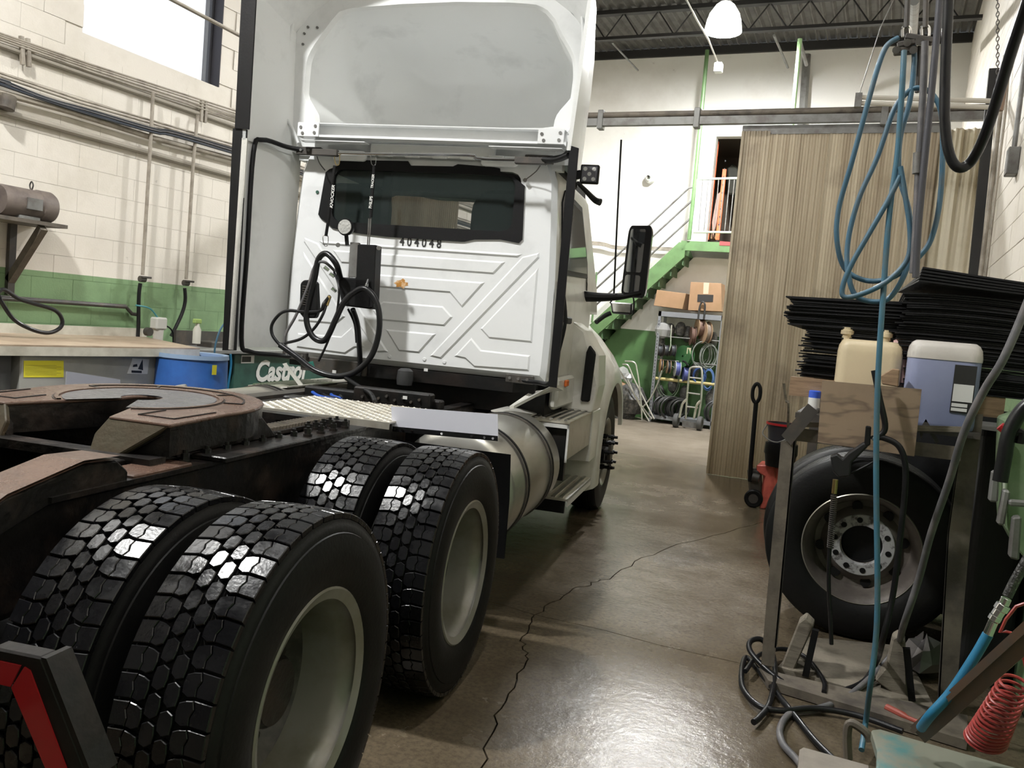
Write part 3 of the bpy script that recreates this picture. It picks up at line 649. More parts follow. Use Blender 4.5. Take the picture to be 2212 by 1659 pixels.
# ---------- drive wheels
RT = .51
def lathe_tyre(outer=True):
    pr = [(-.105, .288), (-.125, .30), (-.137, .34), (-.142, .385), (-.140, .42), (-.134, .45), (-.130, .452), (-.128, .47), (-.124, .474), (-.121, .487), (-.10, .492), (0, .497)]
    pr = pr + [(-a, r) for a, r in reversed(pr[:-1])]
    return MB().lathe(pr, n=88)
carc = lathe_tyre().mesh('tyre_carcass', SIDEW, smooth=True, angle=50)
def tread_mesh():
    NB = 54; mb = MB(); dv = 2*pi/NB
    def crown(u): return RT-.006*(abs(u)/.12)**2.5
    def block(poly, rnd_):
        ins = inset(poly, .0018); n = len(poly); vs = []
        uc = sum(u for u, v in poly)/n; vc = sum(v for u, v in poly)/n; sl = (crown(uc+.01)-crown(uc-.01))/.02; a0 = vc/RT
        def at(u, v, dr): r_ = crown(uc)+sl*(u-uc)-dr; t_ = (v-vc)*.995; return (u, r_*sin(a0)+t_*cos(a0), r_*cos(a0)-t_*sin(a0))
        for (u, v) in poly: vs.append(at(u, v, .016))
        for (u, v) in poly: vs.append(at(u, v, .0026))
        for (u, v) in ins: vs.append(at(u, v, .0004))
        fs = [tuple(2*n+i for i in range(n))]+[(i, (i+1) % n, n+(i+1) % n, n+i) for i in range(n)]+[(n+i, n+(i+1) % n, 2*n+(i+1) % n, 2*n+i) for i in range(n)]
        mb.add(vs, fs)
    pl = 2*pi*RT/NB
    for k in range(NB):
        v0 = k*pl; h = pl*.478
        for s in (-1, 1):
            sh = (0 if s > 0 else .5)*pl
            v = v0+sh
            def q(pts): return [(s*u, v+w_) for u, w_ in pts]
            block(q([(.0780, -h*.86), (.121, -h), (.121, h*.86), (.0765, h), (.083, h*.35), (.0758, -h*.25)]), 0)     # shoulder
            block(q([(.0425, -h*.70), (.058, -h*.98), (.0762, -h*.84), (.0740, -h*.25), (.0812, h*.35), (.0745, h*.97), (.058, h*.88), (.0425, h*.66), (.0395, 0)]), 0)
            v = v0+sh+pl*.5
            block(q([(.0035, -h*.62), (.018, -h*.98), (.0355, -h*.74), (.0375, 0), (.0350, h*.70), (.020, h*.98), (.0035, h*.72), (.0012, 0)]), 0)
    return mb.mesh('tread_blocks', TYRE, smooth=False)
tread = tread_mesh()
def rim_mesh(disc_in):  # dual rim: flange ring at +x, deep barrel, disc far inside
    return MB().lathe([(.118, .268), (.124, .285), (.130, .297), (.126, .303), (.118, .298), (.112, .288)]+[(.105, .286), (.09, .272), (.05, .262), (-.02, .258), (-.05, .252), (-.06, .262), (-.115, .268), (-.125, .295), (-.12, .298)], n=72).mesh('rim', RIM, smooth=True)
rimm = rim_mesh(0)
def disc_mesh():
    mb = MB().lathe([(-.05, .253), (-.085, .235), (-.125, .20), (-.135, .175), (-.135, .11)], n=60); return mb.mesh('wheel_disc', mat('dark_wheel_disc', (.035, .032, .028), .5, col2=(.10, .09, .075), scale=8), smooth=True)
discm = disc_mesh()
hubm = MB().lathe([(-.15, .125), (-.10, .12), (-.09, .105), (-.0, .098), (.015, .088), (.018, .001)], n=40).mesh('hub', OILY, smooth=True)
nutm = MB().cyl((-.137, 0, .1425), (-.10, 0, .1425), .021, 6).cyl((-.10, 0, .1425), (-.045, 0, .1425), .012, 10).mesh('wheel_nut', OILY)
handm = MB().cyl((-.112, 0, .212), (-.102, 0, .216), .026, 16).mesh('hand_hole', BLACK)
def wheel(x, y, flip=False, full=True):
    o = inst('drive_tyre', carc, TK, (x, y, RT-.004), (random.uniform(0, .1)+.05, 0, pi if flip else 0))
    tag(inst('tread_blocks', tread, o), kind='stuff')
    r_ = inst('rim', rimm, TK, (x, y, RT-.004), (0, 0, pi if flip else 0))
    if full:
        inst('wheel_disc', discm, r_)
        inst('hub', hubm, r_)
        for k in range(10): inst('wheel_nut', nutm, r_, (0, 0, 0), (2*pi*k/10+.1, 0, 0))
        for k in range(5): inst('hand_hole', handm, r_, (0, 0, 0), (2*pi*k/5+.3, 0, 0))
for y in (0, 1.32):
    wheel(1.075, y); wheel(.735, y, True, False); wheel(-1.075, y, True); wheel(-.735, y, False, False)
# ---------- chassis
for s in (-1, 1):
    x = .43*s
    rr_ = MB().bb((x-.04, -.95, .97), (x+.045*1, 6.6, .985)).bb((x-.04, -.95, .70), (x+.045, 6.6, .715)).bb((x+(.03 if s > 0 else -.04), -.95, .70), (x+(.045 if s > 0 else -.03), 6.6, .985))
    rr_.build('frame_rail', OILY, TK)
    MB().bb((x-.055, -.2, .985), (x+.075 if s > 0 else x+.055, 1.75, 1.0)).build('slider_angle', OILY, TK)
bolt = MB().cyl((0, 0, 0), (0, 0, .012), .020, 12).cyl((0, 0, .012), (0, 0, .034), .015, 6).cyl((0, 0, .03), (0, 0, .045), .008, 8).mesh('bolt', OILY)
for k in range(11): inst('frame_bolt', bolt, TK, (.455, .42+k*.12, 1.0))
for k in range(5): inst('frame_bolt', bolt, TK, (.38, 1.4+k*.07, 1.0))
for k in range(6): inst('frame_bolt', bolt, TK, (-.45, .42+k*.2, 1.0))
for y in (-.6, .0, .66, 1.32, 2.2, 3.2, 4.4): MB().bb((-.42, y-.05, .74), (.42, y+.05, .95)).build('cross_member', CHASSIS, TK)
for y in (0, 1.32):
    MB().lathe([(-1.0, .09), (-.4, .10), (-.25, .2), (-.12, .26), (.12, .26), (.25, .2), (.4, .10), (1.0, .09)], c=(0, y, .506), ax='x', n=28).build('drive_axle', CHASSIS, TK, smooth=True)
    for s in (-1, 1):
        MB().bb((s*.53-.06, y-.15, .5), (s*.53+.06, y+.15, .72)).build('suspension_seat', CHASSIS, TK, bevel=.01)
        MB().cyl((s*.53, y+.28, .5), (s*.53, y+.28, .78), .12, 20).build('air_spring', BLACK, TK, smooth=True, bevel=.02, seg=2)
    MB().cyl((.60, y-.3, .62), (.60, y-.08, .62), .085, 20).build('brake_chamber', DKSTEEL, TK, smooth=True, bevel=.01)
MB().cyl((0, 1.5, .55), (0, 4.6, .75), .06, 16).build('drive_shaft', CHASSIS, TK, smooth=True)
for s in (-1, 1): MB().tube([(.62, .25, .62), (.66, .5, .72), (.64, .8, .66), (.66, 1.1, .6)], .014, 8).build('air_line', HBLACK, TK, smooth=True)
# lift ramps behind the coupling plate on the rails
for s in (-1, 1):
    ys = [(.10, .995), (.10, 1.035), (.05, 1.075), (-.09, 1.08), (-.34, 1.03), (-.62, .90), (-.62, .85), (-.2, .985)]
    MB().prism([(s*.43-.055, y, z-.01) for y, z in ys], (.12, 0, 0)).build('lift_ramp_side', OILY, TK, bevel=.006)
    top = [(.05, 1.075), (-.09, 1.08), (-.34, 1.03), (-.62, .90)]
    m_ = MB().strip([(s*.43-.062, y, z-.004) for y, z in top], [(s*.43+.072, y, z-.004) for y, z in top]); m_.strip([(s*.43-.062, y, z+.004) for y, z in top], [(s*.43+.072, y, z+.004) for y, z in top])
    m_.build('lift_ramp', RUST, TK)
MB().bb((.37, .12, .985), (.50, .40, 1.01)).build('rusty_pad', RUST, TK, bevel=.004)
# ---------- fifth wheel
fw = tag(empty('fifth_wheel', None, None), None); fw.parent = TK; fw.location = (0, .765, 1.15); fw.rotation_euler = (radians(1.5), 0, 0)
for k in ('label',):
    if k in fw: del fw[k]
R5 = .455; pl = []
for i in range(0, 29): a = radians(-12+204*i/28); pl.append((R5*cos(a), R5*sin(a)))
left = [(-.455, -.43), (-.215, -.43), (-.13, -.22), (-.062, -.04)]
th = [(.058*cos(radians(t_)), .02+.058*sin(radians(t_))) for t_ in range(180, -1, -30)]
right = [(.062, -.04), (.13, -.22), (.215, -.43), (.455, -.43)]
outline = pl+left+th+right
MB().prism([(x, y, 0) for x, y in outline], (0, 0, -.014)).build('coupling_plate', RUST, fw, bevel=.006, seg=2)
MB().prism([(x*.99, y*.99, -.014) for x, y in outline], (0, 0, -.095)).build('plate_skirt', OILY, fw)
for s in (-1, 1):
    MB().prism([(s*.455, -.425, .0), (s*.215, -.425, .0), (s*.18, -.452, -.058), (s*.183, -.483, -.125), (s*.26, -.49, -.14)], (0, .02, -.01)).build('approach_ramp', RAMP, fw, bevel=.004)
    MB().prism([(s*.455, -.42, -.02), (s*.215, -.42, -.02), (s*.19, -.44, -.13), (s*.26, -.47, -.145)], (0, .03, -.0)).build('ramp_web', OILY, fw)
# worn greasy centre ring with the slot left open, and relief ridges
def arcpts(r_, a0, a1, n): return [(r_*cos(radians(a0+(a1-a0)*i/n)), r_*sin(radians(a0+(a1-a0)*i/n))) for i in range(n+1)]
def band(r0, r1, a0, a1, z0, z1, n=40):
    A_ = arcpts(r0, a0, a1, n); B_ = arcpts(r1, a0, a1, n); m_ = MB()
    lo_ = [(x, y, z0) for x, y in A_]; li = [(x, y, z1) for x, y in A_]; hi_ = [(x, y, z1) for x, y in B_]; ho = [(x, y, z0) for x, y in B_]
    m_.strip(lo_, li); m_.strip(li, hi_); m_.strip(hi_, ho)
    return m_
band(.075, .275, -62, 242, -.001, .0025).build('greasy_ring', GREASE, fw)
band(.285, .30, -58, 238, -.001, .005).build('relief_ridge', RUST, fw)
band(.375, .382, 20, 160, -.001, .004).build('relief_ridge', OILY, fw)
band(.302, .307, -58, 238, -.001, .002).build('grease_line', OILY, fw)
for a_ in (20, 62, 118, 160): MB().bar((.31*cos(radians(a_)), .31*sin(radians(a_)), .001), (.378*cos(radians(a_)), .378*sin(radians(a_)), .001), .01, .006).build('grease_line', OILY, fw)
for s in (-1, 1):
    MB().tube([(s*.26, -.20, .001), (s*.26, -.34, .001), (s*.40, -.34, .001), (s*.41, -.12, .001)], .0035, 6, smooth=False).build('grease_line', OILY, fw)
# slide track and brackets
for s in (-1, 1):
    MB().bb((s*.30-.05, .1, 1.0), (s*.30+.05, 1.7, 1.02)).build('slide_rail', OILY, TK, bevel=.003)
    t_ = MB()
    for k in range(22): t_.bb((s*.30-.045, 1.1+k*.027, 1.02), (s*.30+.045, 1.112+k*.027, 1.034))
    tag(t_.build('slide_teeth', BROWNST, TK), kind='stuff')
    MB().prism([(s*.40, .55, 1.02), (s*.40, 1.05, 1.02), (s*.40, .93, 1.11), (s*.40, .67, 1.11)], (s*.03, 0, 0)).build('pivot_bracket', OILY, TK, bevel=.005)
    MB().bb((s*.42, .5, 1.0), (s*.56, 1.1, 1.02)).build('bracket_foot', OILY, TK, bevel=.004)
MB().bb((-.44, .26, 1.0), (.44, .34, 1.03)).build('slide_cross_bar', OILY, TK)
MB().bb((-.44, 1.62, 1.0), (.44, 1.70, 1.03)).build('slide_cross_bar', OILY, TK)
# ---------- deck plate with raised lozenges
dk = MB(); DZ = 1.02
dk.prism([(-.25, 1.86, DZ), (.58, 1.86, DZ), (.58, 2.62, DZ), (-.25, 2.62, DZ)], (0, 0, -.008)); dk.bb((-.25, 1.852, DZ-.035), (.58, 1.86, DZ))
dk = dk.build('deck_plate', ALU2, TK)
lz = MB(); i = 0
for a in range(23):
    for b in range(21):
        x = -.23+a*.036; y = 1.88+b*.036; q = .0145; p_ = .0055; 
        if (a+b) % 2: q, p_ = p_, q
        lz.add([(x-q, y, DZ), (x, y-p_, DZ), (x+q, y, DZ), (x, y+p_, DZ), (x, y, DZ+.006)], [(0, 1, 4), (1, 2, 4), (2, 3, 4), (3, 0, 4)])
tag(lz.build('tread_studs', ALU2, dk), kind='stuff')
MB().bb((-.46, 2.62, .8), (.46, 2.75, 1.0)).build('battery_cross_member', OILY, TK, bevel=.01)
# ---------- quarter guard: grey plate on top of the black splash flap
gx = 1.94
gp = MB().prism([TY(845, 878, gx), TY(1075, 895, gx), TY(1076, 947, gx), TY(847, 927, gx)], (0, .004, 0)).build('splash_plate', mat('pale_grey_plate', (.74, .75, .84), .35), TK)
a0, a1 = TY(848, 921, gx-.006), TY(1075, 942, gx-.006); b0, b1 = TY(848, 932, gx-.006), TY(1075, 953, gx-.006)
MB().prism([a0, a1, b1, b0], (0, .004, 0)).build('black_clamp_strip', BLACK, gp)
for k in (.03, .1, .19, .48, .76, .88, .96):
    p = (a0+b0)/2*(1-k)+(a1+b1)/2*k; MB().cyl(p, p+V(0, -.008, 0), .0065, 8).build('strip_screw', CHROME, gp)
fl_ = []
for t_ in range(9): a = radians(90-10*t_-0); fl_.append((1.32+.60*cos(a)+.0, .506+.60*sin(a)))
fl_ = [(1.40, 1.12), (1.72, 1.06), (1.90, .93), (1.955, .7), (1.96, .40)]
fm = MB(); 
for s in (-1, 1):
    A_ = [(s*.60, y, z) for y, z in fl_]; B_ = [(s*1.20, y, z) for y, z in fl_]
    m_ = MB().strip(A_[2:], B_[2:]); m_.strip([(x, y+.012, z) for x, y, z in A_[2:]], [(x, y+.012, z) for x, y, z in B_[2:]]); m_.build('quarter_fender', BLACK, TK, smooth=True)
# ---------- fuel tank(s)
for s in (1, -1):
    cx_ = .845*s; Rk = .335; zc = .66
    tk = MB().lathe([(2.12, .02), (2.11, .18), (2.125, .28), (2.15, .325), (2.17, Rk), (3.30, Rk), (3.32, .325), (3.345, .28), (3.36, .18), (3.36, .02)], c=(cx_, 0, zc), ax='y', n=72).build('fuel_tank', TANK, TK, smooth=True, angle=40)
    for y in (2.42, 3.05):
        for dy in (-.022, .022): MB().lathe([(y+dy-.012, Rk+.001), (y+dy-.012, Rk+.01), (y+dy+.012, Rk+.01), (y+dy+.012, Rk+.001)], c=(cx_, 0, zc), ax='y', n=72).build('tank_strap', BLACK if dy > 0 else DKSTEEL, tk, smooth=True)
    MB().cyl((cx_+s*.10, 2.28, zc+.32), (cx_+s*.115, 2.28, zc+.362), .055, 24).build('filler_cap', ALU, tk, smooth=True, bevel=.005)
    MB().bb((s*.47, 2.35, .40), (s*.60, 2.5, .95)).build('tank_bracket', CHASSIS, TK)
# ---------- steps
def stepset(s):
    X0, X1 = .93*s, 1.20*s
    st = MB().bb((X0, 3.42, .935), (X1, 4.30, .95)).build('upper_step', ALU2, TK)
    rb = MB()
    for k in range(5):
        xx = X0+(X1-X0)*(.12+.19*k); rb.bb((xx-.012, 3.44, .95), (xx+.012, 4.28, .957))
        for j in range(40): rb.bb((xx-.012, 3.45+j*.021, .957), (xx+.012, 3.458+j*.021, .963))
    tag(rb.build('step_grip', CHROME, st), kind='stuff')
    MB().bb((X1-.006*s, 3.42, .70), (X1, 4.30, .94)).build('step_side', ALU, TK)
    fr = MB()
    fr.bb((X0, 3.415, .905), (X1, 3.425, .93)); fr.bb((X1-.014*s, 3.415, .68), (X1, 3.425, .93)); fr.build('step_end_frame', mat('bright_edge', (.6, .6, .58), .4), st)
    MB().bb((X0-.10*s, 3.45, .55), (X1-.02*s, 3.50, .90)).build('battery_box', CHASSIS, TK)
    MB().bb((X0-.45*s, 3.52, .42), (X0+.02*s, 4.3, .92)).build('battery_box_body', mat('dirty_box_white', (.40, .38, .32), .5, col2=(.2, .18, .15), scale=4), TK)
    s2 = MB().bb((X0, 3.60, .385), (X1, 4.57, .40)).build('lower_step', ALU2, TK)
    MB().bb((X1-.006*s, 3.60, .345), (X1, 4.57, .405)).build('step_lip', mat('bright_edge', (.6, .6, .58), .4), s2)
    rb = MB()
    for k in range(4):
        xx = X0+(X1-X0)*(.16+.22*k); rb.bb((xx-.014, 3.62, .40), (xx+.014, 4.55, .408))
        if k == 3:
            for j in range(44): rb.bb((xx-.012, 3.63+j*.021, .408), (xx+.012, 3.638+j*.021, .414))
    tag(rb.build('step_grip', ALU, s2), kind='stuff')
    MB().bb((X0-.02*s, 3.60, .30), (X1-.02*s, 3.63, .385)).build('step_bracket', BLACK, s2)
    MB().bb((X0-.1*s, 3.66, .40), (X0-.02*s, 4.5, .47)).build('step_riser', ALU2, s2)
    MB().bb((X1-.05*s, 4.31, .56), (X1+.012*s, 4.66, .955)).bb((X0-.1*s, 4.31, .56), (X1-.05*s, 4.33, .955)).build('step_end_fairing', CREAM, TK, bevel=.008)
    MB().prism([(X0-.20*s, 3.15, 1.0), (X0+.02*s, 3.2, .975), (X0, 3.5, .965), (X0, 4.3, .97), (X0-.20*s, 4.3, .99)], (0, 0, -.008)).build('step_cover', CREAM, TK)
stepset(1); stepset(-1)
# ---------- steer wheels
sty = MB().lathe([(-.10, .288), (-.125, .31), (-.140, .38), (-.138, .43), (-.128, .47), (-.122, .495), (-.10, .508), (-.066, .512), (-.064, .50), (-.056, .50), (-.054, .513), (-.012, .515), (-.010, .502), (.010, .502), (.012, .515), (.054, .513), (.056, .50), (.064, .50), (.066, .512), (.10, .508), (.122, .495), (.128, .47), (.138, .43), (.140, .38), (.125, .31), (.10, .288)], n=96).mesh('steer_tyre', SIDEW, smooth=True)
srim = MB().lathe([(-.12, .295), (-.1, .27), (.08, .262), (.10, .272), (.118, .285), (.126, .298), (.118, .303), (.108, .29), (.06, .25), (.03, .235), (.055, .20), (.085, .175), (.09, .11), (.10, .10)], n=72).mesh('steer_rim', RIM, smooth=True)
SYW = 5.36
for s in (1, -1):
    o = inst('steer_tyre', sty, TK, (s*1.06, SYW, .510), (0, 0, 0 if s > 0 else pi))
    r_ = inst('steer_rim', srim, TK, (s*1.06, SYW, .510), (0, 0, 0 if s > 0 else pi))
    MB().lathe([(.09, .11), (.16, .10), (.18, .08), (.185, .001)], n=32).build('hub_cap', OILY, r_, smooth=True)
    nm = MB().cyl((.088, 0, .1425), (.125, 0, .1425), .022, 8).cyl((.125, 0, .1425), (.215, 0, .1425), .013, 8).cyl((.165, 0, .1425), (.185, 0, .1425), .021, 8).mesh('nut_cap', BLACK)
    for k in range(10): inst('nut_cap', nm, r_, (0, 0, 0), (2*pi*k/10+.2, 0, 0))
    lm = MB().bar((.14, -.04, .137), (.14, .04, .137), .006, .006).mesh('nut_link', STEEL)
    for k in range(0, 10, 2): inst('nut_link', lm, r_, (0, 0, 0), (2*pi*(k+.5)/10+.2, 0, 0))
    hm = MB().cyl((.038, 0, .217), (.05, 0, .222), .027, 16).mesh('hand_hole', BLACK)
    for k in range(10): inst('hand_hole', hm, r_, (0, 0, 0), (2*pi*k/10, 0, 0))
MB().cyl((-1.0, SYW, .45), (1.0, SYW, .45), .05, 14).build('front_axle', CHASSIS, TK)
# ---------- cab shell
def sec(k): # half profile (x,z) from bottom to roof; k widens the belt
    return [(.985+.015*k, 1.19), (.99+.025*k, 1.45), (.99+.025*k, 1.78), (.98+.01*k, 1.88), (.960, 2.25), (.935, 2.55), (.90, 2.68), (.80, 2.75), (.4, 2.78), (0, 2.785)]
def full(k, dx=0, dz=0): h = sec(k); return [(x+dx, z+dz) for x, z in h]+[(-x-dx, z+dz) for x, z in reversed(h[:-1])]
outl = rrect(-.97, .97, 1.19, 2.74, .11)
oc = (0, 2.34)
win = [(-.70, 2.13), (.70, 2.13)]; winr = rrect(-.705, .705, 2.145, 2.575, .07)
NP = 160
O2 = radial([(-.985, 1.19), (.985, 1.19)]+[(x, z) for x, z in [(.99, 1.5), (.985, 1.88), (.965, 2.25), (.945, 2.52), (.90, 2.65), (.80, 2.72), (.4, 2.75), (0, 2.755), (-.4, 2.75), (-.80, 2.72), (-.90, 2.65), (-.945, 2.52), (-.965, 2.25), (-.985, 1.88), (-.99, 1.5)]], oc, NP)
I2 = radial(winr, oc, NP)
YB0 = 3.5
def P3(L_, y): return [(x, y, z) for x, z in L_]
O1 = [(oc[0]+(x-oc[0])*.965, oc[1]+(z-oc[1])*.965) for x, z in O2]
cb = MB()
cb.strip(P3(O1, YB0), P3(I2, YB0), closed=True); cb.strip(P3(O2, YB0+.045), P3(O1, YB0), closed=True)
I2b = [(oc[0]+(x-oc[0])*.99, oc[1]+(z-oc[1])*.99) for x, z in I2]
cb.strip(P3(I2, YB0), P3(I2b, YB0+.04), closed=True)
# embossed shapes measured on the photo
def cpx(pts): return [((lambda p: (p.x, p.z))(TY(x/2.572+480, y/2.572+300, YB0))) for x, y in pts]
def pad(poly, h=.010, w_=.011):
    a = poly; b = inset(poly, w_); cb.strip(P3(a, YB0-.0005), P3(b, YB0-h), closed=True)
    n = len(b); cb.add(P3(b, YB0-h), [tuple(range(n))])
def half_sym(pr): # right-hand points top to bottom -> symmetric polygon
    return pr+[(-x, z) for x, z in reversed(pr)]
pad(half_sym(cpx([(1575, 683), (1508, 752)])))
pad(half_sym(cpx([(1460, 797), (1333, 938), (1265, 856)])))
pad(half_sym(cpx([(1228, 930), (1281, 990), (1235, 1040)])))
pad(half_sym(cpx([(1190, 1083), (1095, 1190)])))
pad(half_sym(cpx([(1668, 640), (1640, 660)])))
for L_ in ([(1668, 655), (1762, 632), (1762, 660), (1217, 1222), (1153, 1207)], [(1757, 715), (1722, 1132), (1482, 1108), (1434, 1055)], [(1385, 1105), (1440, 1172), (1712, 1203), (1705, 1290), (1400, 1268), (1350, 1222), (1288, 1208)]):
    q_ = cpx(L_); pad(q_); pad([(-x, z) for x, z in reversed(q_)])
cab = cb.build('cab_back_panel', WHITE, TK, smooth=True, angle=24)
sh_ = MB()
ys_ = [(3.545, 0), (3.70, .6), (4.0, 1), (4.75, 1)]
Lp = [[(x, y, z) for x, z in full(k)] for y, k in ys_]
for a, b in zip(Lp, Lp[1:]): sh_.strip(a, b)
sh_.build('cab_shell', CREAM, TK, smooth=True, angle=40)
# windshield frame: slanted ring with a real opening
wsY = lambda z: 5.25-(z-1.85)*.55
Ow = radial([(-1.0, 1.70), (1.0, 1.70), (1.0, 1.9), (.92, 2.6), (.8, 2.75), (-.8, 2.75), (-.92, 2.6), (-1.0, 1.9)], (0, 2.2), 96); Iw = radial(rrect(-.88, .88, 1.93, 2.58, .1), (0, 2.2), 96)
fr_ = MB().strip([(x, wsY(z), z) for x, z in Ow], [(x, wsY(z), z) for x, z in Iw], closed=True)
fr_.strip([(x, 4.74, z) for x, z in Ow], [(x, wsY(z), z) for x, z in Ow], closed=True); fr_.build('windshield_frame', CREAM, TK, smooth=True)
MB().add([(x, wsY(z)+.004, z) for x, z in Iw], [tuple(range(96))]).build('windshield', WIND, TK)
dash = mat('dark_interior', (.02, .02, .021), .8)
MB().bb((-.95, 4.5, 1.3), (.95, 5.2, 1.98)).build('dashboard', dash, TK, bevel=.04)
MB().bb((-.95, 3.56, 1.2), (.95, 5.0, 1.25)).build('cab_floor', dash, TK)
hl = MB().bb((-.92, 3.56, 2.60), (.92, 4.7, 2.66)).build('headliner', dash, TK)
for s in (-1, 1):
    sp_ = rrect(-.28, .28, 1.6, 2.50, .16); 
    MB().prism([(s*(.52 if s > 0 else .62)*1.06+x, 3.78, z) for x, z in sp_], (0, .13, 0)).bb((s*.56-.26, 3.8, 1.45), (s*.56+.26, 4.3, 1.6)).build('seat', dash, TK, bevel=.03)
MB().bb((.35, 4.3, 2.42), (.80, 4.62, 2.5)).build('sun_visor', dash, TK)
MB().bb((-.35, 3.62, 2.1), (-.29, 3.66, 2.6)).build('door_pillar_belt', dash, TK)
# rear window and its gasket with torn tape edges
gz = [(580, 178), (652, 150), (662, 118), (1040, 125), (1042, 150), (1310, 155), (1312, 142), (1545, 162), (1545, 185), (1600, 196), (1650, 235), (1682, 262), (1668, 580), (1628, 580), (1625, 560), (1400, 560), (1342, 573), (920, 545), (760, 526), (620, 500), (578, 462), (536, 430)]
Og = radial(cpx(gz), oc, NP); Ig = radial(rrect(-.665, .668, 2.175, 2.545, .07), oc, NP)
g_ = MB().strip(P3(Og, YB0-.012), P3(Ig, YB0-.012), closed=True); g_.strip(P3(Og, YB0-.001), P3(Og, YB0-.012), closed=True); g_.strip(P3(Ig, YB0-.012), P3(Ig, YB0+.02), closed=True)
gk = g_.build('window_gasket', BLACK, TK)
MB().add(P3(Ig, YB0+.01), [tuple(range(NP))]).build('rear_window', GLASS, TK)
n0, n1 = TY(865, 520, YB0), TY(953, 522, YB0)
text_mesh('fleet_number', '4 0 4 0 4 8', .088, frameM((n0+n1)/2+V(0, -.003, -.012), (1, 0, -.0), (0, 0, 1)), INK, TK, .0008, 0, .0014, sx=.80)
# rust patch
pp = TY(868, 613, YB0)
rm = MB(); ring = [(pp.x+.046*cos(2*pi*i/18)*(1+.25*sin(i*2.3)), pp.z+.030*sin(2*pi*i/18)*(1+.3*cos(i*1.7))) for i in range(18)]
rm.prism([(x, YB0-.0115, z) for x, z in ring], (0, .002, 0)).build('rust_patch', mat('rust_spot', (.45, .20, .03), .8, col2=(.75, .55, .35), scale=30), TK)
# lower edge: black sill, bolts, brackets
MB().bb((-.66, 3.48, 1.10), (.93, 3.60, 1.185)).build('cab_sill', CHASSIS, TK)
MB().bb((-.50, 3.6, .95), (.98, 4.9, 1.19)).bb((-.98, 3.6, 1.12), (-.5, 4.9, 1.19)).build('cab_underbody', CHASSIS, TK)
for px in ((842, 770), (917, 776), (960, 782)): p = TY(*px, YB0); MB().cyl(p+V(0, -.006, 0), p+V(0, .002, 0), .014, 14).build('panel_plug', WHITE, TK, bevel=.003)
p = TY(686, 415, YB0); MB().cyl(p+V(0, -.006, 0), p+V(0, .002, 0), .012, 14).build('green_plug', mat('green_plug_mat', (.05, .12, .09), .4), TK)
# side window, door, mirror side
for s in (1, -1):
    def S(y, z, o=0): # body side x at height
        pts = sec(1); x = pts[-1][0]
        for (xa, za), (xb, zb) in zip(pts, pts[1:]):
            if za <= z <= zb: x = xa+(xb-xa)*(z-za)/(zb-za); break
        return (s*(x+o), y, z)
    wpts = [(3.72, 1.93), (3.70, 2.42), (3.80, 2.52), (4.45, 2.50), (4.72, 2.1), (4.74, 1.98)]
    wa = MB(); a_ = [S(y, z, .004) for y, z in wpts]; wa.prism(a_, (s*.008, 0, 0)).build('side_window_seal', BLACK, TK)
    cy, cz = 4.2, 2.2; MB().prism([S(cy+(y-cy)*.88, cz+(z-cz)*.86, .013) for y, z in wpts], (s*.004, 0, 0)).build('side_window', mat('side_glass', (.05, .07, .07), .04, spec=.8), TK)
    dp = [(3.62, 1.22), (3.62, 1.88), (4.85, 1.86), (4.85, 1.22)]
    MB().strip([S(3.62, z, .006) for z in (1.22, 1.45, 1.78, 1.88)], [S(4.85, z, .006) for z in (1.22, 1.45, 1.78, 1.88)]).build('door', CREAM, TK, smooth=True)
    MB().bar(S(3.72, 1.62, .03), S(3.90, 1.62, .03), .03, .05).build('door_handle', BLACK, TK, bevel=.01)
    MB().tube([S(3.58, 1.35, .03), S(3.58, 1.6, .06), S(3.60, 1.8, .03)], .012, 8).build('grab_handle', BLACK, TK, smooth=True)
# hood
hs = [(4.85, .99, 1.88), (5.3, .95, 1.80), (5.9, .92, 1.70), (6.5, .84, 1.58), (6.95, .70, 1.40), (7.02, .6, 1.2)]
hr = [[(x_, y, z_) for x_, z_ in [(w_, .95), (w_+.01, 1.35), (w_-.02, zt_-.16), (w_-.12, zt_-.03), (0, zt_+.02), (-(w_-.12), zt_-.03), (-(w_-.02), zt_-.16), (-(w_+.01), 1.35), (-w_, .95)]] for y, w_, zt_ in hs]
hm_ = MB()
for a, b in zip(hr, hr[1:]): hm_.strip(a, b)
hm_.add(hr[-1], [tuple(range(9))]); hm_.add(hr[0], [tuple(range(9))]); hm_.build('hood', CREAM, TK, smooth=True, angle=50)
MB().bb((-.98, 6.55, .45), (.98, 7.0, .85)).build('front_bumper', CREAM, TK, bevel=.05, seg=3)
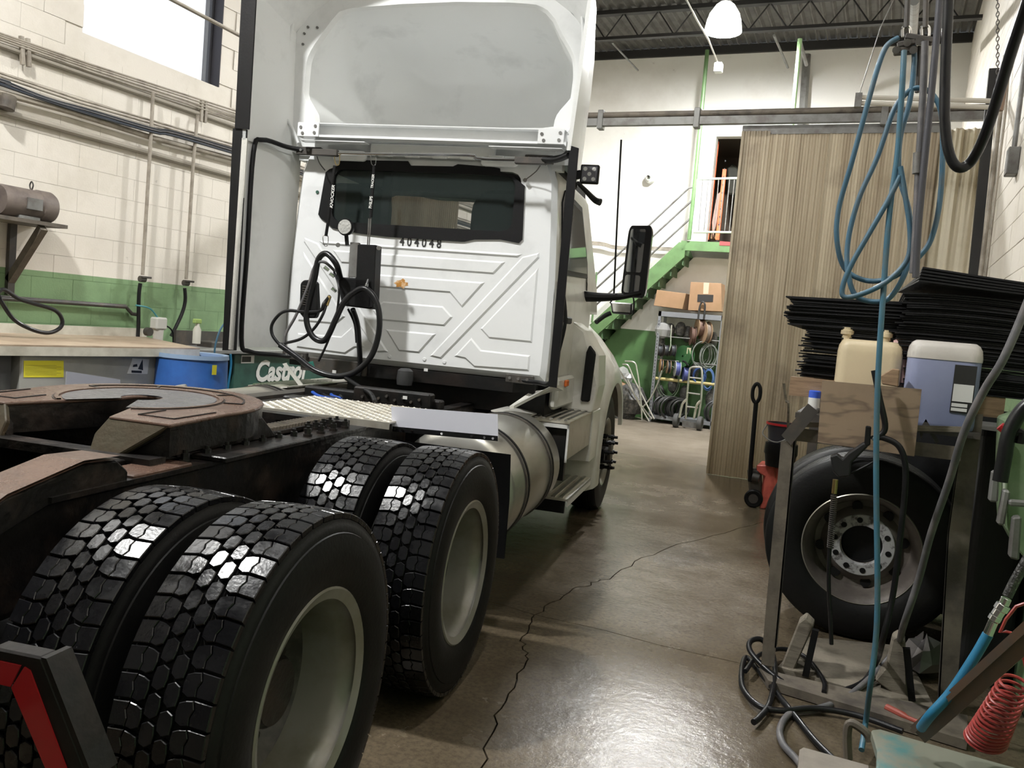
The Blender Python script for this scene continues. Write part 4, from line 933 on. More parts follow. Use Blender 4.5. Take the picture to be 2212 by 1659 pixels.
# front fenders
for s in (1, -1):
    rings = []
    for i in range(25):
        t_ = radians(18+179*i/24); c_, n_ = cos(t_), sin(t_)
        def q(x, R_, lift=0): return (s*x, SYW+R_*c_, .51+R_*n_+lift)
        up = max(0, n_)
        rings.append([q(1.20, .60), q(1.235, .615), q(1.235, .66+.02*up), q(1.21, .73+.04*up), q(1.15, .79+.08*up), q(1.03, .84+.17*up), q(.90, .86+.26*up), q(.80, .86+.30*up)])
    f_ = MB()
    for a, b in zip(rings, rings[1:]): f_.strip(a, b)
    fo = f_.build('front_fender', CREAM, TK, smooth=True, angle=60)
    # rear face of the fender with the black vent and amber lamp
    yb = 4.20
    if s < 0: continue
    MB().prism([(s*.88, yb, .95), (s*1.215, yb+.02, .95), (s*1.235, yb+.08, 1.15), (s*1.215, yb+.10, 1.38), (s*1.10, yb+.02, 1.56), (s*1.02, yb-.05, 1.62), (s*.88, yb-.05, 1.62)], (0, .35, 0)).build('fender_rear_panel', CREAM, TK, bevel=.02, seg=2)
    MB().prism([(s*1.12, yb-.008, 1.03), (s*1.19, yb-.004, 1.03), (s*1.20, yb+.02, 1.40), (s*1.15, yb-.003, 1.46), (s*1.13, yb-.008, 1.4)], (0, .03, 0)).build('air_vent', BLACK, TK, bevel=.012)
    MB().bb((s*1.0, 3.62, 1.0), (s*1.06, 4.22, 1.22)).build('side_skirt', CREAM, TK, bevel=.02)
pa = TX(1224, 828, 1.07); MB().box(pa, (.02, .09, .05)).build('side_marker', AMBER, TK, bevel=.008)
MB().box((-1.07, pa.y, pa.z), (.02, .09, .05)).build('side_marker', AMBER, TK, bevel=.008)
MB().prism([TY(x, y, 3.4) for x, y in ((610, 786), (617, 784), (657, 835), (649, 838))], (0, .01, 0)).build('corner_splash', CREAM, TK)
for s in (1,): MB().prism([(s*.80, 3.34, 1.02), (s*.84, 3.3, 1.03), (s*1.10, 3.32, 1.20), (s*1.10, 3.6, 1.16), (s*.9, 3.5, 1.12)], (0, .01, -.02)).build('corner_splash', CREAM, TK)
# mirror with arm
def mirror(s):
    Y = 4.75
    def t(px, py, y=Y): p = TY(px, py, y); return V(p.x*s, p.y, p.z)
    MB().tube([t(1258, 640, 4.62), t(1300, 642, 4.68), t(1345, 640), t(1385, 632)], .03, 10, rr=lambda u: .045-.028*u).build('mirror_arm', BLACK, TK, smooth=True)
    a, b, c_, d = t(1359, 487), t(1411, 487), t(1393, 645), t(1340, 640)
    def P_(u, v): return (a*(1-u)+b*u)*(1-v)+(d*(1-u)+c_*u)*v
    pr_ = rrect(0, 1, 0, 1, .13, 4); hd = MB().prism([P_(u, .93*v if False else v) for u, v in pr_], (0, .09, 0)).build('mirror_head', mat('gloss_black', (.012, .012, .013), .15), TK, bevel=.012, seg=2)
    MB().prism([P_(.10+.62*u, .05+.60*v)-V(0, .004, 0) for u, v in rrect(0, 1, 0, 1, .08, 3)], (0, .004, 0)).build('mirror_glass', MIRROR, hd)
    MB().prism([P_(.10+.62*u, .69+.25*v)-V(0, .004, 0) for u, v in rrect(0, 1, 0, 1, .14, 3)], (0, .004, 0)).build('convex_glass', MIRROR, hd)
    # hood mirror on the fender
    m2 = MB().prism([t(x, y, 5.9) for x, y in ((1318, 652), (1366, 655), (1366, 678), (1360, 681), (1322, 677))], (0, .05, 0)).build('hood_mirror', mat('gloss_black', (0, 0, 0)), TK, bevel=.01)
    MB().prism([t(x, y, 5.89) for x, y in ((1322, 655), (1362, 657), (1361, 675), (1325, 673))], (0, .004, 0)).build('hood_mirror_glass', CHROME, m2)
    MB().tube([t(1320, 676, 5.92), t(1305, 683, 5.9), t(1288, 696, 5.8)], .022, 8).build('hood_mirror_arm', BLACK, TK, smooth=True)
    MB().tube([t(1368, 678, 5.92), t(1366, 640, 5.92), t(1330, 640, 5.92), t(1318, 655, 5.92)], .008, 6).build('hood_mirror_bracket', BLACK, TK, smooth=True)
mirror(1); mirror(-1)
MB().tube([TY(1326, 640, 4.75), TY(1333, 480, 4.75), TY(1342, 302, 4.75)], .0075, 8).build('antenna', BLACK, TK, smooth=True)
# ---------- side extenders
for s, (x0t, x0b) in ((1, (1.135, 1.14)), (-1, (1.13, 1.115))):
    zt, zb = (2.65, 1.19) if s > 0 else (2.64, 1.21)
    MB().prism([(s*1.11, 3.05, 1.24), (s*1.11, 3.05, 2.64), (s*1.0, 3.60, 2.66), (s*1.02, 3.62, 1.24)], (s*.012, 0, 0)).build('side_extender', FWHITE, TK)
    if s > 0: ed = [(1231, 314), (1250, 320), (1202, 838), (1184, 835)]
    else: ed = [(503, 277), (533, 280), (509, 757), (480, 757)]
    MB().prism([TY(x, y, 3.03) for x, y in ed], (0, .012, 0)).build('rubber_edge', BLACK, TK)
    if s < 0: MB().prism([TY(x, y, 3.02) for x, y in ((524, -60), (556, -60), (537, 279), (507, 277))], (0, .012, 0)).build('rubber_edge', BLACK, TK); MB().bb((-1.125, 3.03, 1.22), (-1.085, 3.04, 2.64)).build('panel_lip', CREAM, TK)
    tz0, tz1 = TY(640, 767, 3.44).z, TY(690, 328, 3.44).z
    pth = [V(s*.86, 3.42, tz1+.0), V(s*.98, 3.36, tz1+.01), V(s*1.05, 3.16, tz1+.01), V(s*1.075, 3.10, tz1-.09), V(s*1.075, 3.10, 1.9), V(s*1.075, 3.10, tz0+.10), V(s*1.04, 3.15, tz0+.01), V(s*.96, 3.36, tz0-.01), V(s*.84, 3.42, tz0-.01)]
    if s > 0: pth = [V(p.x-.0, p.y, p.z) for p in pth]; pth = [V(.86, 3.42, tz1), V(1.0, 3.36, tz1+.01), V(1.10, 3.14, tz1+.01), V(1.13, 3.10, tz1-.1), V(1.14, 3.10, 1.9), V(1.14, 3.10, tz0+.12), V(1.10, 3.14, tz0+.01), V(.98, 3.36, tz0-.01), V(.84, 3.42, tz0-.01)]
    MB().tube(pth, .0165, 10, step=5).build('extender_tube', BLACK, TK, smooth=True)
    for zz in (tz1, tz0):
        bk = MB().bb((s*.74, 3.40, zz-.03), (s*.93, 3.44, zz+.025)).build('tube_bracket', DKSTEEL, TK, bevel=.004)
        for k in range(3): MB().cyl((s*(.77+.06*k), 3.40, zz), (s*(.77+.06*k), 3.39, zz), .01, 8).build('bracket_bolt', STEEL, bk)
# ---------- roof fairing
ZF = 2.63
def rx(z): return 1.13+.045*(z-ZF)
arch = [(-1.17, 3.62), (-1.08, 3.80), (-.88, 3.98), (-.5, 4.10), (0, 4.15), (.5, 4.10), (.88, 3.98), (1.08, 3.80), (1.17, 3.62)]
arch2 = [(-1.16, 3.52), (-1.05, 3.64), (-.85, 3.77), (-.5, 3.86), (0, 3.90), (.5, 3.86), (.85, 3.77), (1.05, 3.64), (1.16, 3.52)]
RO = [(-1.12, ZF)]+[(-1.14, 3.0)]+arch+[(1.14, 3.0), (1.12, ZF)]
def scl(L_, k, zk, cz=2.63): return [(x*k, cz+(z-cz)*zk) for x, z in L_]
f_ = MB()
secs = [(3.03, 1, 1), (3.45, .955, .99), (3.8, .90, .96), (4.2, .845, .91), (4.7, .76, .82), (5.1, .66, .6), (5.35, .5, .35)]
prev = None
for y, k, zk in secs:
    cur = [(x, y, z) for x, z in scl(RO, k, zk)]
    if prev: f_.strip(prev, cur)
    prev = cur
f_.add(prev, [tuple(range(len(prev)))])
inr = [(x*.978, ZF+(z-ZF)*.978) for x, z in RO]; inr2 = [(x*.905, ZF+(z-ZF)*.97) for x, z in [(-1.12, ZF), (-1.14, 3.0)]+arch2+[(1.14, 3.0), (1.12, ZF)]]
f_.strip([(x, 3.03, z) for x, z in RO], [(x, 3.03, z) for x, z in inr]); 
fair = f_.build('roof_fairing', FWHITE, TK, smooth=True, angle=40)
g_ = MB(); g_.strip([(x, 3.03, z) for x, z in inr], [(x*.98, 3.22, z) for x, z in inr]); g_.strip([(x*.98, 3.22, z) for x, z in inr], [(x, 3.50, z) for x, z in inr2]); g_.build('fairing_inner_skin', FWHITE, fair, smooth=True, angle=25)
# flange with the recess
rc = [(710, 45), (1000, 22), (1300, 10), (1600, 14), (1740, 24), (1800, 48), (1850, 105), (1890, 190), (1935, 265), (1962, 325), (1966, 420), (1950, 545), (1895, 605), (1862, 650), (1852, 712), (520, 712), (512, 640), (452, 535), (462, 400), (470, 330), (500, 265), (560, 180), (610, 110), (650, 65)]
def fpx(pts, y): return [((lambda p: (p.x, p.z))(TY(x/2.572+480, y_/2.572, y))) for x, y_ in pts]
fc = (.03, 3.2); NF = 144
hole = radial(fpx(rc, 3.5), fc, NF); rim_o = radial(inr2, fc, NF)
h1 = [(fc[0]+(x-fc[0])*.975, fc[1]+(z-fc[1])*.975) for x, z in hole]
q_ = MB().strip(P3(rim_o, 3.50), P3(hole, 3.50), closed=True); q_.strip(P3(hole, 3.50), P3(h1, 3.53), closed=True); q_.build('fairing_flange', FWHITE, fair, smooth=True, angle=40)
b_ = MB(); pv = P3(h1, 3.53)
for k, y in ((.985, 3.62), (.965, 3.9), (.93, 4.15), (.85, 4.38), (.70, 4.5), (.5, 4.56), (.25, 4.58)):
    cur = [(fc[0]+(x-fc[0])*k, y, fc[1]+(z-fc[1])*k+.0) for x, z in h1]; b_.strip(pv, cur, closed=True); pv = cur
b_.add(pv, [tuple(range(NF))]); b_.build('fairing_recess', FWHITE, fair, smooth=True, angle=50)
# inner step ridge of the left side skin
for s in (-1, 1):
    def rp(px, py): p = TY(px, py, 3.46); return (s*abs(p.x) if s < 0 else abs(p.x)-.02, 3.45, p.z)
    MB().tube([rp(636, 42), rp(628, 85), rp(624, 150), rp(616, 185), rp(612, 225), rp(617, 250), rp(634, 280), rp(646, 310)], .011, 8).build('skin_ridge', FWHITE, fair, smooth=True)
for px in ((666, 59), (686, 60), (658, 73), (655, 96)):
    p = TY(*px, 3.5); MB().cyl(p+V(0, -.01, 0), p, .009, 8).build('flange_rivet', STEEL, fair)
p = TY(664, 177, 3.6); MB().box(p, (.012, .02, .10)).build('flange_strap', STEEL, fair)
# cross beam and brackets under the recess
p0, p1 = TY(650, 268, 3.34), TY(1222, 284, 3.34); zt, zb = 2.825, 2.725
bm_ = MB(); bm_.bb((p0.x, 3.33, zt-.006), (p1.x, 3.46, zt)); bm_.bb((p0.x, 3.39, zb), (p1.x, 3.398, zt)); bm_.bb((p0.x, 3.31, zb), (p1.x, 3.39, zb+.006)); bm_.bb((p0.x+.01, 3.32, zb-.025), (p0.x+.5, 3.4, zb-.02)); bm_.bb((p1.x-.5, 3.32, zb-.025), (p1.x-.01, 3.4, zb-.02))
cbm = bm_.build('fairing_cross_beam', WHITE, TK)
for a, b in ((p0.x, p0.x+.16), (p1.x-.17, p1.x)):
    bk = MB().bb((a, 3.30, zb), (b, 3.31, zt-.006)).build('beam_bracket', WHITE, TK)
    for xx, zz in ((a+.025, zt-.04), (b-.025, zt-.03), (a+.04, zb+.02), (b-.03, zb+.025)): MB().cyl((xx, 3.295, zz), (xx, 3.30, zz), .011, 8).build('bracket_bolt', STEEL, bk)
MB().bb((-.38, 3.44, 2.64), (.52, 3.47, 2.72)).build('roof_joint_plate', FWHITE, TK, bevel=.004)
for k in range(5): MB().bb((-.32+k*.2, 3.42, 2.632), (-.21+k*.2, 3.45, 2.665)).build('joint_tab', FWHITE, TK, bevel=.006)
for s in (-1, 1): MB().prism([(s*.55+x, 3.46, z) for x, z in rrect(-.13, .13, 2.60, 2.67, .03, 4)], (0, .03, 0)).build('clearance_lamp_boss', WHITE, TK, bevel=.006)
MB().bb((-.97, 3.52, 2.6), (.97, 3.6, 2.72)).build('roof_gap_filler', FWHITE, TK)
# ---------- chrome tender bar, springs, hoses
yb = 3.28
def T(px, py, y=3.2): return TY(px, py, y)
MB().tube([T(722, 331, yb), T(800, 333, yb), T(1010, 335, yb), T(1030, 342, yb), T(1120, 345, yb)], .010, 10, step=4).build('tender_bar', CHROME, TK, smooth=True)
MB().bb((T(676, 330, yb).x, yb-.02, T(676, 336, yb).z), (T(730, 330, yb).x, yb+.02, T(676, 322, yb).z)).build('bar_mount', DKSTEEL, TK, bevel=.004)
MB().bb((T(1113, 345, yb).x, yb-.02, T(1113, 354, yb).z), (T(1180, 345, yb).x, yb+.02, T(1113, 339, yb).z)).build('bar_mount', DKSTEEL, TK, bevel=.004)
MB().tube([T(1170, 345, yb), T(1200, 346, 3.22), T(1228, 336, 3.1)], .018, 8).build('wire_loom', BLACK, TK, smooth=True)
MB().tube([T(683, 332, yb), T(690, 352, 3.4), T(702, 368, 3.47)], .004, 6).build('stay_wire', DKSTEEL, TK)
w_ = MB().tube([T(1170, 352, yb), T(1158, 370, 3.4), T(1134, 389, 3.47)], .004, 6); w_.cyl(T(1134, 389, 3.46), T(1134, 389, 3.48), .014, 12).build('stay_wire', DKSTEEL, TK)
s1 = MB().tube([T(723, 358, yb), T(709, 478, yb), T(704, 510, yb)], .011, 10, smooth=False).build('tender_spring', BLACK, TK, smooth=True)
s2 = MB().tube([T(808, 358, yb), T(801, 470, yb)], .011, 10, smooth=False).build('tender_spring', BLACK, TK, smooth=True)
MB().tube([T(797, 472, yb), T(790, 600, yb)], .0045, 6, smooth=False).build('tender_rod', STEEL, TK)
MB().tube([T(801, 472, yb), T(793, 600, yb)], .0045, 6, smooth=False).build('tender_rod', STEEL, TK)
for (x, y) in ((728, 345), (806, 346), (703, 520), (791, 606)):
    MB().tube([T(x-5, y-10, yb), T(x+5, y-10, yb), T(x+5, y+8, yb), T(x, y+12, yb), T(x-4, y+6, yb)], .003, 6, closed=True).build('snap_hook', mat('brass', (.6, .45, .2), .3, metal=1) if y < 400 and x < 750 else CHROME, TK, smooth=True)
up = (T(801, 400, yb)-T(796, 440, yb)).normalized()
def vtext(body, px, size, sx=.9, shear=.2, nm='tender_lettering'):
    p = T(px[0], px[1], yb-.0125); d = (T(px[0], px[1]-40, yb-.0125)-T(px[0]-4, px[1], yb-.0125))
    text_mesh(nm, body, size, frameM(p, d, (-1, 0, 0)), LETTER, TK, .0006, shear, .0006, sx=sx)
vtext('PHILIPS', (801, 437), .030, .85, 0); vtext('TRACKER', (805, 392), .024, .9); vtext('KNOCKER', (718, 425), .030, 1.1, .3)
# mast with work lamp
MB().prism([T(756, 523), T(775, 524), T(771, 600), T(752, 598)], (0, .03, 0)).build('lamp_mast', STEEL, TK, bevel=.003)
MB().prism([T(771, 527), T(812, 529), T(806, 665), T(764, 663)], (0, .10, 0)).build('connector_box', BLACK, TK, bevel=.006)
MB().prism([T(728, 598), T(806, 603), T(802, 668), T(737, 660)], (0, .12, 0)).build('gladhand_box', BLACK, TK, bevel=.01)
a = T(745, 490, 3.16); wl_ = MB().lathe([(-.005, .001), (-.002, .052), (.01, .058), (.045, .05), (.06, .03), (.062, .001)], c=a, ax='y', n=32).build('work_lamp', BLACK, TK, smooth=True)
MB().lathe([(-.008, .001), (-.006, .047), (.003, .05)], c=a, ax='y', n=32).build('lamp_lens', LENS, wl_, smooth=True)
MB().bar(T(748, 507), T(750, 530), .02, .02).build('lamp_bracket', BLACK, wl_)
for (x, y) in ((730, 529), (818, 536)): MB().cyl(T(x, y, 3.19), T(x, y, 3.22), .016, 10).build('mast_knob', STEEL, TK, bevel=.003)
MB().prism([TY(x, y, 3.1) for x, y in ((655, 605), (672, 604), (683, 610), (686, 672), (680, 687), (655, 687), (646, 676), (648, 612))], (0, .05, 0)).build('hose_guard', BLACK, TK, bevel=.008)
for k in range(9): a = TY(660, 618+k*5, 3.097); MB().box(a, (.045, .006, .005)).build('guard_slot', DKSTEEL, TK)
H = lambda pts, r_, nm, m_: MB().tube([TY(*p) if len(p) == 3 else TY(*p, 3.1) for p in pts], r_, 12).build(nm, m_, TK, smooth=True)
H([(735, 600, 3.2), (726, 570), (705, 548), (688, 560), (680, 600), (668, 650), (662, 690), (672, 722), (690, 736), (706, 730), (725, 690), (742, 655), (765, 632), (790, 624), (812, 650), (820, 690), (815, 735), (798, 775), (765, 805), (725, 813), (680, 800), (640, 770), (605, 745)], .020, 'coiled_air_hose', HBLACK)
H([(724, 586, 3.18), (700, 566), (680, 575), (665, 620), (640, 680), (618, 720), (613, 752)], .010, 'tractor_air_line', HGREY)
H([(712, 640, 3.16), (700, 655), (690, 672), (650, 673), (625, 671), (605, 678), (588, 700), (588, 722), (602, 742), (625, 762)], .011, 'tractor_air_line', HBLACK)
H([(708, 645, 3.16), (698, 678), (678, 710), (650, 732), (612, 742)], .010, 'tractor_air_line', HBLACK)
H([(722, 588, 3.18), (732, 620), (730, 660), (722, 700), (705, 745), (688, 780)], .008, 'signal_cable', HBLACK)
H([(762, 668, 3.22), (772, 700, 3.3), (776, 745, 3.35), (778, 790, 3.4), (775, 812, 3.4)], .018, 'power_hose', HBLACK)
H([(752, 668, 3.22), (766, 700, 3.3), (770, 740, 3.35)], .008, 'signal_cable', HBLACK)
H([(795, 606, 3.2), (792, 616, 3.15), (791, 626, 3.12)], .012, 'chrome_clamp', CHROME)
H([(745, 815, 3.1), (775, 835, 3.0), (800, 850, 2.8), (810, 868, 2.6)], .014, 'trailing_hose', HBLACK)
MB().cyl(T(712, 640, 3.15), T(705, 660, 3.13), .014, 10).build('brass_fitting', mat('brass', (.6, .45, .2), .3, metal=1), TK, smooth=True)
for (x, y) in ((700, 576), (712, 590), (716, 622)): MB().cyl(T(x, y, 3.15), T(x+10, y+8, 3.17), .013, 10).build('gladhand_fitting', CHROME, TK, smooth=True)
# dark machinery beneath the cab
MB().bb((-.12, 2.9, .98), (.40, 3.0, 1.08)).bb((-.5, 2.96, .92), (.45, 3.05, 1.04)).build('hose_shelf', CHASSIS, TK, bevel=.01)
for k in range(8): MB().cyl((-.05+k*.055, 2.9, 1.02+.02*(k % 2)), (-.05+k*.055, 2.885, 1.02+.02*(k % 2)), .009, 8).build('shelf_bolt', DKSTEEL, TK)
a = TY(875, 812, 3.2); MB().lathe([(-.06, .001), (-.06, .05), (-.02, .055), (.035, .05), (.05, .03), (.05, .001)], c=a, ax='z', n=20).build('rubber_bellows', mat('dark_grey_rubber', (.03, .03, .032), .5), TK, smooth=True)
for (x, y, yy) in ((875, 859, 2.88), (920, 799, 3.4), (722, 803, 3.3)): MB().box(TY(x, y, yy), (.028, .004, .02)).build('paper_tag', PAPER, TK)
MB().bb((-.80, 3.44, 1.10), (-.30, 3.5, 1.2)).build('latch_plate', DKSTEEL, TK, bevel=.005)
for s in (-1,): MB().cyl(TY(670, 782, 3.3), TY(674, 796, 3.3), .022, 12).build('teal_connector', mat('teal_plastic', (.03, .25, .2), .4), TK, smooth=True)
for k in range(4): MB().tube([TY(670+k*22, 842+4*k, 3.0), TY(690+k*15, 856, 2.9), TY(740, 866-k*2, 2.8)], .011, 8).build('cable_bundle', HBLACK if k % 2 else mat('blue_cable', (.02, .08, .4), .4), TK, smooth=True)
MB().bb((-.62, 2.1, .80), (-.50, 3.3, 1.0)).build('left_tool_box', DKSTEEL, TK)
# engine silhouette under the hood line
MB().bb((-.4, 4.0, .6), (.4, 6.2, 1.15)).build('gearbox', CHASSIS, TK, bevel=.05)
# right side flood lamp and wiper-like handle
a = TY(1274, 377, 3.15); ld = MB().box(a, (.115, .035, .115)).build('flood_lamp', BLACK, TK, bevel=.006)
for dx, dz in ((-.027, .03), (.027, .03), (0, 0), (-.027, -.03), (.027, -.03)): MB().cyl(a+V(dx, -.019, dz), a+V(dx, -.014, dz), .0125, 16).build('lamp_reflector', LENS, ld, smooth=True)
MB().bb(a+V(-.046, -.0185, -.046), a+V(.046, -.016, .046)).build('lamp_glass', mat('smoky_glass', (.10, .10, .11), .15), ld)
MB().bar(a+V(-.055, 0, 0), a+V(-.10, .01, -.01), .02, .05).build('lamp_bracket', BLACK, ld)
MB().tube([TY(1248, 395, 3.3), TY(1268, 415, 3.4), TY(1285, 432, 3.5), TY(1297, 437, 3.5)], .02, 8, rr=lambda u: .012+.012*u).build('cab_handle', BLACK, TK, smooth=True)
# mudflap hanger with red reflective tape
hy = -.80
q0, q1, q2 = TY(-20, 1428, hy), TY(52, 1445, hy), TY(140, 1672, hy)
MB().prism([TY(-20, 1398, hy), TY(88, 1420, hy), TY(190, 1680, hy), TY(120, 1680, hy), TY(45, 1480, hy), TY(-20, 1470, hy)], (0, .04, 0)).build('flap_hanger', CHASSIS, TK, bevel=.004)
MB().prism([TY(-20, 1424, hy-.003), TY(44, 1438, hy-.003), TY(22, 1484, hy-.003), TY(-20, 1474, hy-.003)], (0, .003, 0)).build('red_reflector', RED, TK)
MB().prism([TY(52, 1441, hy-.003), TY(64, 1449, hy-.003), TY(148, 1675, hy-.003), TY(104, 1675, hy-.003), TY(24, 1486, hy-.003)], (0, .003, 0)).build('red_reflector', RED, TK)
MB().prism([TY(88, 1420, hy), TY(190, 1680, hy), TY(190, 1680, hy)+V(0, .06, 0), TY(88, 1420, hy)+V(0, .06, 0)], (.012, 0, 0)).build('hanger_side', CHASSIS, TK)
MB().bb((.38, -.95, .74), (.95, -.86, .80)).build('hanger_arm', CHASSIS, TK)
# ============================================================ BACK OF THE HALL
YS = 15.1
def S15(x, y, Y=YS): return AY(x, y, Y)
sx = empty('steel_staircase', 'green steel staircase with railings rising to the upper doorway on the back wall', 'staircase', (S15(1478, 518).x, YS, 0)); o_ = Vector((S15(1478, 518).x, YS, 0))
def q15(pts, Y=YS): return [S15(x, y, Y)-o_ for x, y in pts]
zt = S15(1478, 520).z; slope = (S15(1282, 694)-S15(1467, 523)); run = (-slope.x, zt)
t0 = S15(1467, 523)-o_; ds = slope/(-slope.z)   # per metre of drop
bottom = t0+ds*(t0.z)
MB().prism([t0, t0+Vector((.12, 0, -.02)), t0+Vector((.12, 0, -.26)), bottom+Vector((.30, 0, -.0)), bottom+Vector((0, 0, 0))], (0, .05, 0)).build('stringer', GREEN, sx)
MB().prism([t0+Vector((0, .85, 0)), t0+Vector((.12, .85, -.26)), bottom+Vector((.30, .85, 0)), bottom+Vector((0, .85, 0))], (0, .04, 0)).build('stringer', GREEN, sx)
nst = 16
for k in range(1, nst):
    c_ = t0+ds*(zt*k/nst); st_ = MB().box((c_.x+.16, .44, c_.z-.02), (.27, .80, .035)).build('stair_tread', DKGREEN, sx)
    MB().box((c_.x+.29, .44, c_.z-.11), (.02, .80, .17)).build('stair_riser', DKGREEN, st_)
for (a, b, c_) in (((1498, 404), (1488, 406), (1405, 484)), ((1495, 433), None, (1409, 512)), ((1490, 473), None, (1405, 551))):
    A_ = S15(*a)-o_; C_ = S15(*c_)-o_; d_ = (C_-A_ if b is None else C_-(S15(*b)-o_)); d_ = d_/d_.length
    pts = [A_]+([S15(*b)-o_] if b else [])+[C_, C_+d_*4.2]
    MB().tube(pts, .019, 8, smooth=False).build('hand_rail', STEEL, sx, smooth=True)
for k in (2.2, 3.8): p = t0+ds*k/1.4; MB().tube([p, p+Vector((0, 0, .95))], .02, 8, smooth=False).build('rail_post', GREEN, sx)
MB().tube(q15([(1528, 108), (1500, 405), (1488, 518)]), .036, 8, smooth=False).build('tall_post', GREEN, sx, smooth=True)
x1 = -1.9-o_.x; pt = MB().bb((-.05, 0, zt-.17), (x1, .08, zt)).build('platform_beam', GREEN, sx)
MB().bb((-.05, .08, zt-.05), (x1, .9, zt-.02)).build('platform_grating', DKGREEN, sx)
for k in range(9): MB().bb((x1-.95, .12+k*.09, zt-.10), (x1, .14+k*.09, zt-.05)).build('grating_bar', STEEL, pt)
ra = MB(); c4 = q15([(1507, 387), (1594, 385), (1582, 502), (1498, 501)])
for a, b in ((0, 1), (1, 2), (2, 3), (3, 0)): ra.tube([c4[a], c4[b]], .02, 6, smooth=False)
ra = ra.build('platform_railing', mat('pale_green_rail', (.45, .52, .40), .5), sx)
for k in (.13, .27, .40, .53, .66, .80, .92): MB().tube([c4[0]*(1-k)+c4[1]*k, c4[3]*(1-k)+c4[2]*k], .009, 6, smooth=False).build('railing_bar', STEEL, ra)
MB().prism([v+Vector((0, -.006, 0)) for v in q15([(1555, 521), (1580, 523), (1579, 531), (1554, 530)])], (0, .006, 0)).build('red_sign', mat('dull_red', (.35, .06, .06), .5), pt)
# enclosed wall below the stairs
YI = 15.62
i0, i1 = AY(1499, 556, YI), AY(1304, 741, YI); d_ = (i1-i0)/(i0.z-i1.z); i2 = i1+d_*i1.z
tag(MB().prism([i0, i2, Vector((i0.x+1.2, YI, 0)), i0+Vector((1.2, 0, 0))], (0, .34, 0)).build('stair_wall', WALLB), 'triangular painted wall filling the space below the green stairs', 'wall', kind='structure')
# upper doorway contents
sr = empty('pallet_rack', 'orange pallet rack upright seen through the upper doorway', 'rack', AY(1532, 515, 16.3)); z0 = AY(1532, 515, 16.3)
for xa, xb in (((1545, 340), (1527, 516)), ((1562, 400), (1549, 516))):
    a, b = AY(*xa, 16.3)-z0, AY(*xb, 16.3)-z0; b.x = a.x = (a.x+b.x)/2
    pm = MB().bb((a.x-.035, 0, -.02), (a.x+.035, .05, a.z+.3)).build('rack_post', ORANGE, sr)
    for k in range(12): MB().bb((a.x-.010, -.003, -.2+k*.15), (a.x+.010, 0, -.17+k*.15)).build('post_slot', INK, pm)
tag(MB().prism([AY(x, y, 16.5) for x, y in ((1549, 420), (1556, 415), (1548, 480), (1540, 512), (1538, 480))], (0, .04, 0)).build('leaning_board', mat('pinkish_board', (.45, .25, .2), .7)), 'pinkish board leaning behind the orange rack upright', 'board')
tag(MB().prism([AY(x, y, 16.7) for x, y in ((1540, 470), (1552, 480), (1548, 516), (1534, 516))], (0, .3, 0)).build('brown_carton', CARD, bevel=.01), 'brown carton on the floor of the upper storeroom', 'box')
tag(MB().prism([AY(x, y, 17.2) for x, y in ((1570, 362), (1580, 352), (1592, 360), (1600, 380), (1600, 420), (1572, 420))], (0, .3, 0)).build('dark_bag', mat('olive_bag', (.04, .04, .03), .8), bevel=.03), 'dark bulging bag on the upper rack in the storeroom', 'bag')
# dome camera, wall cables
dc_ = empty('dome_camera', 'small white dome camera on the back wall left of the stairs', 'camera', AY(1405, 386, YK-.02))
fm_ = Matrix(((0, 1, 0), (1, 0, 0), (0, 0, 1)))
MB().lathe([(0, .001), (0, .10), (-.10, .09), (-.12, .07), (-.12, .001)], ax='y', n=24).build('housing', PAPER, dc_, smooth=True)
MB().lathe([(-.11, .065), (-.15, .055), (-.18, .03), (-.185, .001)], ax='y', n=24).build('dome_lens', MIRROR, dc_, smooth=True)
for k, dy in enumerate((0, 3, 6)):
    pipe('wall_cable', 'grey cable sagging along the ledge of the back wall', [AY(1250, 521+dy, 15.9), AY(1300, 524+dy, 15.9), AY(1335, 532+dy, 15.9), AY(1420, 534+dy, 15.9), AY(1460, 536+dy, 15.9)], .012, CONDUIT, 'cable', 'cables on the back wall ledge', True)
# shelf with spools
RY = 15.1
rk = empty('cable_rack', 'grey slotted steel rack full of cable spools below the stairs', 'rack', AY(1405, 905, RY)); r0 = AY(1405, 905, RY); r0.z = 0; rk.location = r0
RW = AY(1557, 680, RY).x-AY(1416, 668, RY).x; RH = AY(1480, 676, RY).z
rx0 = AY(1412, 790, RY).x-r0.x
for yy in (0, .42):
    for xx in (rx0, rx0+RW-.05):
        pm = MB().bb((xx, yy-.02, 0), (xx+.05, yy+.02, RH)).build('upright', RACKG, rk)
        if yy == 0:
            h_ = MB()
            for k in range(30): h_.bb((xx+.018, -.024, .1+k*.06), (xx+.030, -.019, .125+k*.06))
            tag(h_.build('upright_slots', INK, pm), kind='stuff')
MB().bb((rx0, -.02, RH-.09), (rx0+RW, .44, RH)).build('top_shelf', RACKG, rk); MB().bb((rx0, -.02, .07), (rx0+RW, .44, .14)).build('bottom_shelf', RACKG, rk)
for i, zz in enumerate((1.58, 1.15, .80)): MB().cyl((rx0+.02, .12, zz), (rx0+RW-.02, .12, zz), .012 if i != 2 else .03, 8).build('spool_rod', STEEL if i != 2 else mat('yellow_rod', (.5, .42, .18), .5), rk, smooth=True)
